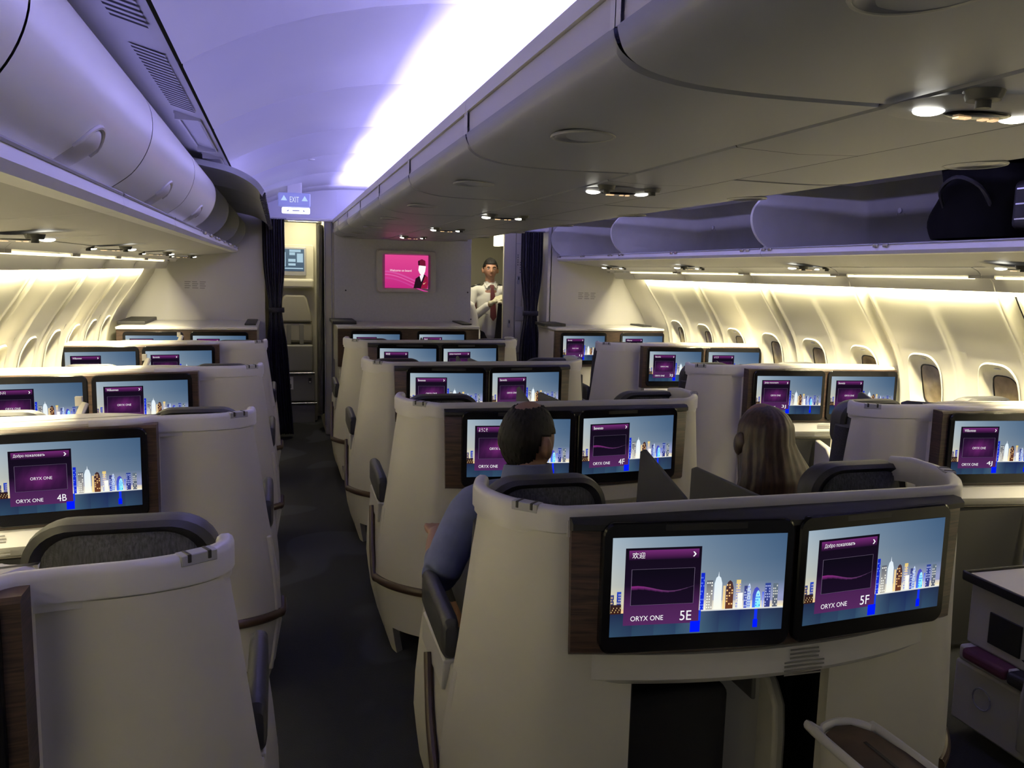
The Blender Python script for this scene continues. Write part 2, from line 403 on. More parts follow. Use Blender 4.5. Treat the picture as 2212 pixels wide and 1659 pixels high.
    if num: p.text(num, .392, .150, .098, W_, .066)
    return p.mesh('screen')

# ------------------------------------------------------------------ the cabin shell
CX = 1.21
def mir(x): return 2*CX-x
YF = 8.7; YB = -0.9
fl = MB(); fl.box(-1.55, 3.97, YB, 11.2, -0.05, 0); struct('floor', fl, M_carpet)
# aisle and middle ceiling: one shallow arch from seam to seam with a groove every frame
AR = [(-.25, 2.26), (-.20, 2.292), (-.10, 2.342), (.0, 2.385), (.12, 2.425), (.27, 2.462), (.42, 2.487), (.60, 2.503), (.80, 2.508), (1.0, 2.49), (1.21, 2.47)]
AR = AR+[(mir(x), z) for x, z in AR[-2::-1]]
cm = MB()
edges = [YB+0.02]+[0.30+1.11*k for k in range(0, 8)]+[YF+0.0]
for a, b in zip(edges, edges[1:]):
    def pf(u, v, a=a, b=b):
        k = u*(len(AR)-1); i = min(int(k), len(AR)-2); t = k-i
        x = AR[i][0]*(1-t)+AR[i+1][0]*t; z = AR[i][1]*(1-t)+AR[i+1][1]*t
        y = a+(b-a)*v; e = min(y-a, b-y); return (x, y, z+0.012*max(0, 1-e/0.016))
    cm.v_ = None
    vs = [0, .007, .0145, .5, .9855, .993, 1]
    n = len(AR)-1
    cm.loft([[pf(i/n, v) for i in range(n+1)] for v in vs], 0, False, False)
    if b < YF-0.1:
        cm.loft([[(x, b-0.004, z+0.010) for x, z in AR], [(x, b+0.004, z+0.010) for x, z in AR]], 1, False, False)
struct('ceiling', cm, [M_ceil, M_gap])

# duct panels beside the ceiling, over the outboard bins
for side, nm in ((1, 'left'), (-1, 'right')):
    X = (lambda x: x) if side == 1 else mir
    t = thing('ceiling_duct_panel', f'long grey duct panel with louvred air grilles above the {nm} overhead bins', 'air duct panel')
    m = MB()
    m.loft([[(X(-.262), y, 2.263), (X(-.275), y, 2.266), (X(-.40), y, 2.30), (X(-.66), y, 2.345)] for y in (YB+.05, YF-.02)], 0, False, False)
    m.loft([[(X(-.255), y, 2.29), (X(-.262), y, 2.263)] for y in (YB+.05, YF-.02)], 1, False, False)
    obj('panel', m, [M_ceil, M_gap], t)
    for y0 in (-.70, .25, 1.33, 2.44):
        g = MB(); n = 20
        for k in range(n):
            y = y0+.86*k/n
            for (xa, za, xb, zb) in ((-.285, 2.2640, -.375, 2.2895),):
                g.loft([[(X(xa), y+e, za), (X(xb), y+e, zb)] for e in (0, .021)], 0, False, False, False)
                g.loft([[(X(xa-.004), y+e, za+.0015), (X(xb+.004), y+e, zb-.001)] for e in (.021, .043)], 1, False, False, False)
        obj('air_grille', g, [M_ceil, M_gap], t)
    for y0 in (3.45, 4.62, 5.8, 6.95):
        g = MB(); a, b = (-.285, 2.2675), (-.375, 2.2925); y1 = y0+.9
        for q0, q1 in (((a[0], y0), (b[0], y0)), ((a[0], y1), (b[0], y1))):
            g.box(min(X(a[0]), X(b[0])), max(X(a[0]), X(b[0])), q0[1]-.006, q0[1]+.006, 2.262, 2.30)
        g.box(min(X(-.283), X(-.291)), max(X(-.283), X(-.291)), y0, y1, 2.259, 2.272); g.box(min(X(-.371), X(-.379)), max(X(-.371), X(-.379)), y0, y1, 2.284, 2.297)
        obj('blank_frame', g, M_ceil, t)

# sidewalls: two-window panels with a reveal around each window
WP = [(0.0, 3.70), (.30, 3.80), (.70, 3.88), (1.0, 3.875), (1.10, 3.862), (1.20, 3.84), (1.30, 3.797), (1.40, 3.735), (1.50, 3.665), (1.58, 3.610), (1.66, 3.560), (1.72, 3.545)]
SEAM = [2.29+1.11*k for k in range(-3, 6)]
def wx(z, y):
    x = interp(WP, z)
    d = min(abs(y-s) for s in SEAM+[7.84+1.11])
    x += 0.045*math.exp(-(d/0.036)**4)-0.007*math.exp(-((d-.062)/0.018)**2)
    mid = min(abs(y-(s+.555)) for s in SEAM)
    if z < 1.6: x -= 0.018*math.exp(-(mid/0.028)**2)*min(1, (1.6-z)/.25)
    return x
WZ = 1.09; WW = .125; WH = .175
def window_out(k, n):    # outline of the opening (y,z offsets), squarish oval
    a = 2*PI*k/n; e = .62
    c, s_ = math.cos(a), math.sin(a)
    return WW*math.copysign(abs(c)**e, c), WH*math.copysign(abs(s_)**e, s_)
for side, nm in ((-1, 'left'), (1, 'right')):
    X = (lambda x: x) if side == 1 else mir
    m = MB(); wn = 0
    NR = 48
    def gy(y0, y1, z0, z1, ny, nz):
        m.grid(lambda u, v: (X(wx(z0+(z1-z0)*v, y0+(y1-y0)*u)), y0+(y1-y0)*u, z0+(z1-z0)*v), ny, nz)
    for s in SEAM[:-1] if side == 1 else SEAM[:-1]:
        ys = [s+.005, s+.03, s+.06, s+.1, s+.15]
        def strip(a, b, z0, z1, nz): gy(a, b, z0, z1, max(2, int((b-a)/.012)), nz)
        strip(s+.004, s+1.106, 1.33, 1.68, 10)
        strip(s+.004, s+1.106, 0.0, .85, 8)
        strip(s+.004, s+.098, .85, 1.33, 8); strip(s+.458, s+.652, .85, 1.33, 8); strip(s+1.012, s+1.106, .85, 1.33, 8)
        for c in (s+.278, s+.832):
            ring_o = []
            for k in range(NR):
                dy, dz = window_out(k, NR); t = min(.18/abs(dy) if abs(dy) > 1e-6 else 9e9, .24/abs(dz) if abs(dz) > 1e-6 else 9e9)
                ring_o.append((dy*t, dz*t))
            rings = []
            for q in (0, .25, .5, .75, .93, 1):
                R_ = []
                for k in range(NR):
                    dy, dz = window_out(k, NR); oy, oz = ring_o[k]
                    yy, zz = c+oy+(dy*1.12-oy)*q, WZ+oz+(dz*1.10-oz)*q
                    R_.append((X(wx(zz, yy)), yy, zz))
                rings.append(R_)
            m.loft(rings, 0, True, False)
    for s in SEAM[:-1]:      # joint covers behind the panel joints
        for yc in (s+.098, s+.458, s+.652, s+1.012):
            m.grid(lambda u, v, yc=yc: (X(wx(.8+.6*v, yc-.02+.04*u)+.004), yc-.02+.04*u, .8+.6*v), 6, 14)
        for zc in (.85, 1.33): m.grid(lambda u, v, zc=zc: (X(wx(zc-.02+.04*v, s+.01+1.09*u)+.004), s+.01+1.09*u, zc-.02+.04*v), 80, 3)
    # plain closing strip to the bulkhead
    m.grid(lambda u, v: (X(interp(WP, 1.72*v)+.02), 7.845+.9*u, 1.72*v), 3, 20)
    for s in SEAM: m.loft([[(X(interp(WP, z)+.044), s-.005, z) for z in [.1*i for i in range(17)]+[1.66]], [(X(interp(WP, z)+.044), s+.005, z) for z in [.1*i for i in range(17)]+[1.66]]], 1, False, False)
    struct('wall_'+nm, m, [M_wall, M_gap])
    for s in SEAM[:-1]:
        for c in (s+.278, s+.832):
            if c < 1.9: continue
            wn += 1
            f = MB(); rings = []
            for (sc, dx) in ((1.14, -.006), (1.08, -.010), (1.02, -.002), (.96, .014), (.88, .034), (.80, .048), (.74, .052)):
                R_ = []
                for k in range(NR):
                    dy, dz = window_out(k, NR); yy, zz = c+dy*sc, WZ+dz*sc
                    x = wx(WZ+dz*1.1, c+dy*1.1) if sc > 1 else interp(WP, WZ+dz)
                    R_.append((X(x+dx), yy, zz))
                rings.append(R_)
            f.loft(rings, 0, True, False)
            o = struct('window_%d' % (wn+(20 if side == -1 else 0)), f, M_wall)
            g = MB(); rings = []
            for (sc, dx) in ((.74, .052), (.70, .052), (.695, .058)):
                rings.append([(X(interp(WP, WZ+window_out(k, NR)[1])+dx), c+window_out(k, NR)[0]*sc, WZ+window_out(k, NR)[1]*sc) for k in range(NR)])
            g.loft(rings, 0, True, False); obj('gasket', g, M_seal, o)
            g = MB(); g.add([(X(interp(WP, WZ+window_out(k, NR)[1])+.058), c+window_out(k, NR)[0]*.695, WZ+window_out(k, NR)[1]*.695) for k in range(NR)], [tuple(range(NR))]); obj('pane', g, M_pane, o)
            g = MB(); g.ell((X(interp(WP, 1.26)+.012), c, WZ+.165), (.012, .022, .006)); obj('shade_handle', g, M_label, o)

# cornice between bins and sidewalls: the trim that hides the wash lamps
for side, nm in ((-1, 'left'), (1, 'right')):
    X = (lambda x: x) if side == 1 else mir
    m = MB()
    pr = [(3.31, 1.801), (3.35, 1.785), (3.375, 1.762), (3.38, 1.785), (3.42, 1.785), (3.425, 1.762), (3.47, 1.745), (3.475, 1.78), (3.60, 1.80), (3.62, 1.70), (3.56, 1.67)]
    for a in [-.9]+SEAM:
        b = min(a+1.104, YF-.35 if side == 1 else YF-.1)
        if a == -.9: b = SEAM[0]-.004
        m.loft([[(X(x), y, z) for x, z in pr[:3]] for y in (a, b)], 0, False, False, False)
        m.box(min(X(3.375), X(3.43)), max(X(3.375), X(3.43)), a, min(b, a+.08), 1.748, 1.762); m.box(min(X(3.375), X(3.43)), max(X(3.375), X(3.43)), b-.075, b, 1.748, 1.762)
        m.loft([[(X(x), y, z) for x, z in ((3.428, 1.752), (3.452, 1.728), (3.470, 1.682), (3.479, 1.682), (3.468, 1.73), (3.45, 1.765))] for y in (a, b)], 0, True, True, False)
        m.loft([[(X(x), y, z) for x, z in ((3.375, 1.762), (3.375, 1.80), (3.62, 1.80), (3.62, 1.66))] for y in (a, b)], 0, False, False, False)
    struct('trim_%d' % (1 if side == 1 else 2), m, M_bin)
    for k, s in enumerate(SEAM):
        if s < -.9 or s > 7.4: continue
        l = MB(); l.box(min(X(3.385), X(3.42)), max(X(3.385), X(3.42)), s+.08, s+1.03, 1.744, 1.756)
        o = obj('wall_lamp_strip', l, M_strip, None)
        tag(o, 'narrow warm glowing light strip under the bins above the %s windows' % nm, 'light strip', 'light strips above the %s windows' % nm)

# bulkheads
bk = MB(); bk.box(.53, 1.96, YF, YF+.06, 0, 2.12); struct('wall_front', bk, M_bulk, .004)
bk = MB(); bk.box(.44, .53, YF+.005, YF+1.2, 0, 2.25, 0); bk.box(.432, .445, YF-.012, YF+.02, .1, 2.2, 1); bk.box(.50, .512, YF-.006, YF+.02, .1, 2.2, 1)
struct('wall_aisle', bk, [M_galleyw, M_trimg], .003)
def wallprofile(X, z): return X(interp(WP, z)+.06)
for side, nm, y, xin in ((-1, 'left', YF, mir(-.15)), (1, 'right', 8.40, 2.75)):
    X = (lambda x: x) if side == 1 else mir
    m = MB(); zs = [.1*i for i in range(17)]+[1.66, 1.75]
    poly = [(X(xin), 0)]+[(X(interp(WP, z)+.04), z) for z in zs]+[(X(3.45), 1.80), (X(3.3), 2.42), (X(xin), 2.42)]
    m.loft([[(x, y, z) for x, z in poly], [(x, y+.05, z) for x, z in poly]], 0, True, True, False)
    struct('wall_front_'+nm, m, M_wing)
m = MB(); m.box(2.72, 2.76, 8.40, YF+.2, 0, 2.4); struct('wall_front_return', m, M_wing)
# header over the openings
m = MB(); m.box(-.30, .56, YF+.002, YF+.05, 2.19, 2.60, 0); m.box(-.18, .56, YF-.03, YF+.0, 2.185, 2.215, 1); struct('wall_header_left', m, [M_ceil, M_bin], .003)
m = MB(); m.box(1.94, 2.80, YF+.002, YF+.05, 2.15, 2.60); struct('wall_header_right', m, M_ceil, .003)
m = MB(); m.box(.56, 1.94, YF+.03, YF+.05, 2.1, 2.60); struct('wall_header_middle', m, M_ceil)

# white monument panel beside the right-hand doorway
t = thing('monument_panel', 'tall cream lavatory wall panel with latches and placards beside the right-hand curtain', 'wall panel', (2.43, YF, 0))
m = MB(); m.box(-.11, .02, .0, .05, 0, 2.16); m.box(.024, .10, .004, .05, 0, 2.16); m.box(.104, .16, .01, .05, 0, 2.16); obj('panel', m, M_galleyw, t, .006)
m = MB(); m.box(.018, .103, -.002, .01, 2.03, 2.036); m.box(.018, .0215, -.002, .01, 0, 2.03); obj('door_outline', m, M_trimg, t)
for z, x in ((1.60, .055), (1.13, -.04)):
    m = MB(); m.box(x-.012, x+.012, -.012, .004, z, z+.085); m.box(x-.006, x+.006, -.016, -.01, z+.045, z+.075, 1); obj('latch', m, [M_trimg, M_blackp], t, .003)
m = MB(); m.box(.028, .125, -.008, .006, 1.20, 1.36); obj('socket_cover', m, M_wing, t, .008)
m = MB()
for i, (a, b) in enumerate(((1.80, 1.93), (1.72, 1.86))):
    for j in range(5): m.box(.04+.028*i, .052+.028*i, -.001, .006, a+j*.026, a+j*.026+.013+.004*(j % 2))
obj('placard', m, M_ink, t)

# curtains
def curtain(name, lab, x0, x1, y, ztop, zbot, narrow, foot):
    def fn(u, v):
        z = ztop+(zbot-ztop)*v
        k = 1-.42*math.exp(-((z-narrow)/.28)**2)
        c = (x0+x1)/2+foot*(v**2); w = (x1-x0)*k*(1+.1*(v > .6)*(v-.6))
        a = u*2*PI*9
        return (c+w*(u-.5)+.002*math.sin(a*2.3), y+.022*math.sin(a)*(.75+.25*k)+.012*math.sin(a*.37+v*3), z)
    t = thing(name, lab, 'curtain', (0, 0, 0))
    m = MB(); m.grid(fn, 108, 40); obj('cloth', m, M_curt, t, solid=.006)
    m = MB(); m.grid(lambda u, v: ((x0+x1)/2+foot*.3+(x1-x0)*.36*math.cos(2*PI*u), y+.05*math.sin(2*PI*u), narrow-.03+.05*v), 28, 2, cu=True); obj('tie_band', m, M_curt, t, solid=.004)
    m = MB(); m.tube([(x0-.02, y, ztop+.005), (x1+.02, y, ztop+.005)], .008); obj('rail', m, M_trimg, t)
curtain('aisle_curtain', 'dark navy pleated curtain tied back at the left aisle doorway', -.165, .045, YF-.06, 2.19, .03, 1.30, .065)
curtain('aisle_curtain', 'dark navy pleated curtain tied back beside the right-hand doorway', 2.455, 2.69, 8.50, 2.15, .05, 1.30, -.0)

# bulkhead monitor
t = thing('bulkhead_monitor', 'grey framed wall monitor showing a magenta welcome picture', 'monitor', (1.266, YF, 1.705))
m = MB(); m.loft([[(x, y, z) for x, z in rrect(0, 0, w, h, .03)] for y, w, h in ((0, .62, .44), (-.03, .62, .44), (-.04, .60, .42), (-.036, .50, .37))], 0, True, False); obj('frame', m, M_rail, t)
p = Pic(.45, .34)
p.rect(0, 0, 1, 1, (196, 42, 128), (226, 72, 146), 0)
for k, (b, h, c) in enumerate(((.30, .10, (214, 84, 160)), (.20, .06, (222, 96, 168)), (.10, .08, (206, 66, 150)))):
    pts = [(i/16, b+.22*math.cos(i/16*2.6)+.0) for i in range(17)]
    for a, q in zip(pts, pts[1:]): p.poly([(a[0], a[1]-h*.5), (q[0], q[1]-h*.5), (q[0], q[1]), (a[0], a[1])], c, 2+k)
p.text('Welcome on board', .11, .50, .065, (255, 245, 250), .50)
# generic hostess figure: dark jacket, pale face, dark red pillbox hat
p.poly([(.66, 0), (.98, 0), (1.0, .12), (.99, .34), (.92, .42), (.80, .38), (.71, .30)], (36, 18, 30), 20)
p.poly([(.83, 0), (.98, 0), (1.0, .14), (.985, .36), (.93, .38)], (150, 26, 62), 21)
p.poly([(.80, .38), (.84, .20), (.90, .40), (.86, .44)], (250, 240, 244), 22)
p.poly([(.78, .66), (.77, .55), (.80, .46), (.85, .38), (.90, .42), (.93, .52), (.945, .66), (.93, .74), (.80, .72)], (255, 250, 250), 23)
p.poly([(.765, .70), (.94, .68), (.93, .84), (.85, .89), (.76, .83)], (112, 22, 50), 24)
p.poly([(.765, .70), (.80, .695), (.80, .855), (.76, .83)], (60, 16, 34), 25)
p.poly([(.88, .14), (.90, .12), (.96, .20), (.93, .17), (.90, .16)], (230, 190, 150), 26)
link('screen', p.mesh('screen'), t, (0, -.0385, 0))
for x in (-.62, .66):
    m = MB(); m.disc((1.266+x, YF-.001, 1.50), .008, 'y', 12); tag(obj('bulkhead_fastener', m, M_gap), 'small dark round fastener on the grey bulkhead %s of the monitor' % ('left' if x < 0 else 'right'), 'fastener')

# placards on side bulkheads
for x, y, z, l in ((-.80, YF-.001, 1.555, 'left'), (3.17, 8.399, 1.52, 'right')):
    m = MB()
    for j in range(4):
        for k in range(3): m.box(x-.10+.07*k, x-.10+.07*k+.055-.01*((j+k) % 2), y-.002, y, z-j*.02, z-j*.02+.006)
    tag(obj('wall_placard', m, M_ink), 'faint grey printed notice on the %s bulkhead wall' % l, 'placard')

# exit sign hanging in the left aisle
t = thing('exit_sign', 'hanging illuminated exit sign with arrows under the violet aisle ceiling', 'sign', (.125, 7.5, 0))
m = MB(); m.box(-.135, .135, -.03, .03, 2.235, 2.352); obj('housing', m, M_signb, t, .012)
m = MB(); m.box(-.06, .062, -.02, .02, 2.35, 2.445); obj('bracket', m, M_bin, t, .004)
m = MB(); m.box(-.105, .13, -.022, .022, 2.178, 2.230); obj('lower_sign', m, M_sign, t, .01)
p = Pic(.26, .11)
for c in (.17, .83): p.poly([(c-.10, .42), (c+.10, .42), (c, .82)], (190, 215, 255))
p.text('EXIT', .355, .30, .42, (225, 232, 255), .29)
link('lettering', p.mesh('lettering'), t, (0, -.0315, 2.294))
p = Pic(.2, .04); p.poly([(.10, .3), (.2, .7), (.2, .3)], (120, 120, 180)); p.rect(.35, .35, .65, .6, (150, 150, 200)); p.poly([(.9, .3), (.8, .7), (.8, .3)], (120, 120, 180))
link('lower_lettering', p.mesh('lettering'), t, (.012, -.0232, 2.204))
m = MB(); m.ell((.21, 5.9, 2.445), (.028, .012, .006)); tag(obj('ceiling_sensor', m, M_label), 'tiny white fitting on the violet aisle ceiling', 'ceiling fitting')

# ------------------------------------------------------------------ overhead bins
# outboard bins, profile measured on the left side (x, z)
LIP = [(-.40, 1.905), (-.392, 1.87), (-.405, 1.853), (-.45, 1.850), (-.60, 1.832), (-.85, 1.806), (-.90, 1.803)]
DOOR = [(-.425, 1.915), (-.372, 1.955), (-.335, 2.01), (-.318, 2.07), (-.325, 2.13), (-.36, 2.18), (-.44, 2.26), (-.55, 2.315)]
CAV = [(-.55, 2.31), (-1.02, 2.30), (-1.12, 2.20), (-1.14, 2.05), (-1.10, 1.93), (-.95, 1.905), (-.43, 1.905)]
DS = smoothpath([(x, 0, z) for x, z in DOOR], 4); DOORS = [(p.x, p.z) for p in DS]
def bin_latch(mb, X, x, y, z, s=1.0):
    def fn(u, v):
        a = 2*PI*u; r = v; q = math.sqrt(max(0, 1-r*r)); h = math.sin(a)*r
        yy = y+.070*s*r*math.cos(a); zz = z+.048*s*h
        return (X(interp([(1.86, -.42), (1.915, -.425), (1.955, -.372), (2.01, -.335)], zz)+.022*q-.004), yy, zz)
    mb.grid(fn, 28, 8, cu=True)
    mb.tube([(X(interp([(1.86, -.42), (1.915, -.425), (1.955, -.372), (2.01, -.335)], z+.050*s*math.sin(t))+.004), y+.074*s*math.cos(t), z+.050*s*math.sin(t)) for t in [PI*(.02+.96*i/14) for i in range(15)]], .006, 8)
def outboard_bin(side, y0, y1, closed, label, grp):
    X = (lambda x: x) if side == 'left' else mir
    t = thing('overhead_bin', label, 'overhead bin', (X(-.6), (y0+y1)/2, 1.8), 0, grp)
    off = (-X(-.6), -(y0+y1)/2, -1.8)
    y0 += .002; y1 -= .002
    m = MB()
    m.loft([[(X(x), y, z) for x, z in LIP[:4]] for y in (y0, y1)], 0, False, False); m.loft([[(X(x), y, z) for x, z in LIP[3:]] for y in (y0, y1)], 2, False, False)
    m.loft([[(X(x), y, z) for x, z in CAV] for y in (y0, y1)], 1, False, False, False)
    m.loft([[(X(x), y, z) for x, z in ((-.40, 1.905), (-.43, 1.905), (-.43, 1.90))] for y in (y0, y1)], 1, False, False, False)
    for y, d in ((y0, 1), (y1, -1)):
        arc = [(x-.012, z) for x, z in DOORS] if closed else DOORS
        poly = arc+[(-1.02, 2.30), (-1.12, 2.20), (-1.14, 2.05), (-1.10, 1.93), (-1.14, 1.79), (-.62, 1.83), (-.41, 1.855), (-.40, 1.90)]
        m.loft([[(X(x), y+d*e, z) for x, z in poly] for e in (0, .009)], 1, True, True, False)
    obj('shell', m, [M_bin, M_binin, M_bin_shaded], t, loc=off)
    m = MB()   # bright edge strip along the lip and hinge catches
    m.tube([(X(-.397), y0+.01, 1.9), (X(-.397), y1-.01, 1.9)], .005, 6); obj('lip_strip', m, M_trimg, t, loc=off)
    if closed:
        m = MB(); m.loft([[(X(x), y, z) for x, z in DOORS] for y in (y0+.003, y0+.02, y1-.02, y1-.003)], 0, False, False)
        m.loft([[(X(x-(.0 if i else .012)), y, z-(.0 if i else .004)) for i in (0, 1) for x, z in [DOORS[0]]] for y in (y0+.003, y1-.003)], 0, False, False)
        d = obj('door', m, M_bin_lit, t, loc=off)
        m = MB(); bin_latch(m, X, -.392, (y0+y1)/2+.03, 1.940, 1.0); obj('latch', m, M_rail, d)
    else:
        m = MB()
        RD = [(-.55, 2.285), (-.46, 2.275), (-.36, 2.258), (-.25, 2.236), (-.17, 2.205), (-.11, 2.165), (-.075, 2.12)]
        if side == 'right': RD = [(-.56, 2.282), (-.50, 2.284), (-.43, 2.282), (-.37, 2.274), (-.33, 2.264), (-.31, 2.256)]
        q = smoothpath([(x, 0, z) for x, z in RD], 4); ex_, ez_ = RD[-1]
        th = [(p.x, p.z) for p in q]; inn = [(x-.012, z-.028) for x, z in th[::-1]]
        m.loft([[(X(x), y, z) for x, z in th] for y in (y0+.004, y1-.004)], 0, False, False)
        m.loft([[(X(x), y, z) for x, z in [th[-1]]+inn] for y in (y0+.004, y1-.004)], 1, False, False)
        for y in (y0+.004, y1-.004): m.add([(X(x), y, z) for x, z in th+inn], [tuple(range(len(th+inn)))], 1, False)
        d = obj('raised_door', m, [M_bin, M_doorin], t, loc=off)
        hw = MB()
        for k in range(7 if side == 'left' else 0):
            y = y0+.08+k*(y1-y0-.16)/6; hw.box(min(X(ex_-.025), X(ex_+.005)), max(X(ex_-.025), X(ex_+.005)), y, y+.03+.03*(k % 2), ez_-.04, ez_-.005)
            hw.ell((X(ex_-.003), y+.02, ez_-.032), (.012, .012, .012))
        hw.box(min(X(ex_-.02), X(ex_-.01)), max(X(ex_-.02), X(ex_-.01)), y0+.08, y1-.08, ez_-.010, ez_-.002)
        obj('door_catch_row', hw, M_blackp, d)
        for y in ((y0+.03, y1-.05) if side == 'left' else ()):
            st = MB(); st.tube([(X(-.47), y, 2.27), (X(-.60), y, 2.16)], .008, 8); st.box(min(X(-.50), X(-.40)), max(X(-.50), X(-.40)), y-.012, y+.012, 2.245, 2.272); obj('door_strut', st, M_blackp, t, loc=off)
        st = MB()
        for y in (y0+.25, y1-.30):
            st.cyl((X(-1.132), y, 2.14), (X(-1.118), y, 2.14), .016, 12)
            for dy, dz in ((.03, -.02), (-.03, -.02), (0, .04)): st.cyl((X(-1.132), y+dy, 2.14+dz), (X(-1.124), y+dy, 2.14+dz), .004, 8)
        obj('wall_fastener', st, M_trimg, t, loc=off)
        st = MB()
        for k in range(3):
            y = y0+.12+k*(y1-y0-.24)/2
            for d2 in (0, .07): st.box(min(X(-.415), X(-.385)), max(X(-.415), X(-.385)), y+d2, y+d2+.035, 1.885, 1.903)
        obj('lip_catch', st, M_chrome, t, .003, loc=off)
        st = MB()
        for j in range(3):
            for k in range(3): st.box(min(X(-1.127+.0), X(-1.124)), max(X(-1.127), X(-1.124)), y0+.10+.05*k, y0+.14+.05*k, 2.04-j*.018, 2.045-j*.018)
        obj('placard', st, M_ink, t, loc=off)
    return t
LB = [(.19, 1.30, 'nearest closed left overhead bin, cut off by the top left corner'), (1.30, 2.42, 'closed left overhead bin with the largest round latch in view'),
      (2.42, 3.54, 'closed left overhead bin with the middle one of three latches'), (3.54, 4.66, 'farthest closed left overhead bin, next to the raised grey doors')]
for a, b, l in LB: outboard_bin('left', a, b, True, l, 'closed overhead bins on the left')
for a, b, l in ((4.66, 5.78, 'open left overhead bin just beyond the last closed door'), (5.78, 7.20, 'open left overhead bin second from the closed doors, raised door above'), (7.20, 8.60, 'open left overhead bin next to the left curtain')):
    outboard_bin('left', a, b, False, l, 'open overhead bins on the left')
for a, b, l in ((.07, 2.29, 'nearest open right overhead bin, behind the camera side of the black bag'), (2.29, 4.51, 'open right overhead bin holding the large black bag'),
                (4.51, 6.73, 'open empty right overhead bin in the middle of the row'), (6.73, 8.38, 'farthest open right overhead bin, next to the right curtain')):
    outboard_bin('right', a, b, False, l, 'open overhead bins on the right')

# luggage in the right bin
t = thing('duffel_bag', 'black soft bag standing in the open right overhead bin', 'bag', (3.12, 3.05, 1.91))
m = MB()
def bag(u, v):
    a = 2*PI*u; z = v
    def pw(q, e): return math.copysign(abs(q)**e, q)
    rx = .24*(1-.12*z); ry = .24*(1-.12*z+.10*math.sin(3*z))
    return (rx*pw(math.cos(a), .5), ry*pw(math.sin(a), .5)+.03*math.sin(7*z), .01+.33*z)
m.grid(bag, 32, 12, cu=True); m.add([bag(k/32, 1) for k in range(32)], [tuple(range(32))], 0, False)
obj('body', m, M_bag, t)
m = MB(); m.tube(smoothpath([(-.20, -.14, .12), (-.262, -.12, .22), (-.272, 0, .27), (-.262, .1, .22), (-.20, .12, .12)], 5), .009, 6); obj('handle', m, M_blackp, t)
t = thing('suitcase', 'flat dark grey case lying beside the black bag in the right bin', 'suitcase', (3.12, 2.56, 1.91))
m = MB(); m.box(-.26, .26, -.21, .21, .03, .23); obj('body', m, mat('case_grey', (.012, .012, .013), .5, spec=.2), t, .03, seg=4)
m = MB(); m.tube([(-.264, -.08, .10), (-.285, -.07, .10), (-.285, .07, .10), (-.264, .08, .10)], .008, 6); obj('handle', m, M_chrome, t)
m = MB()
for z in (.07, .13, .19): m.box(-.264, -.258, -.18, .18, z, z+.006)
obj('trim_line', m, M_chrome, t)

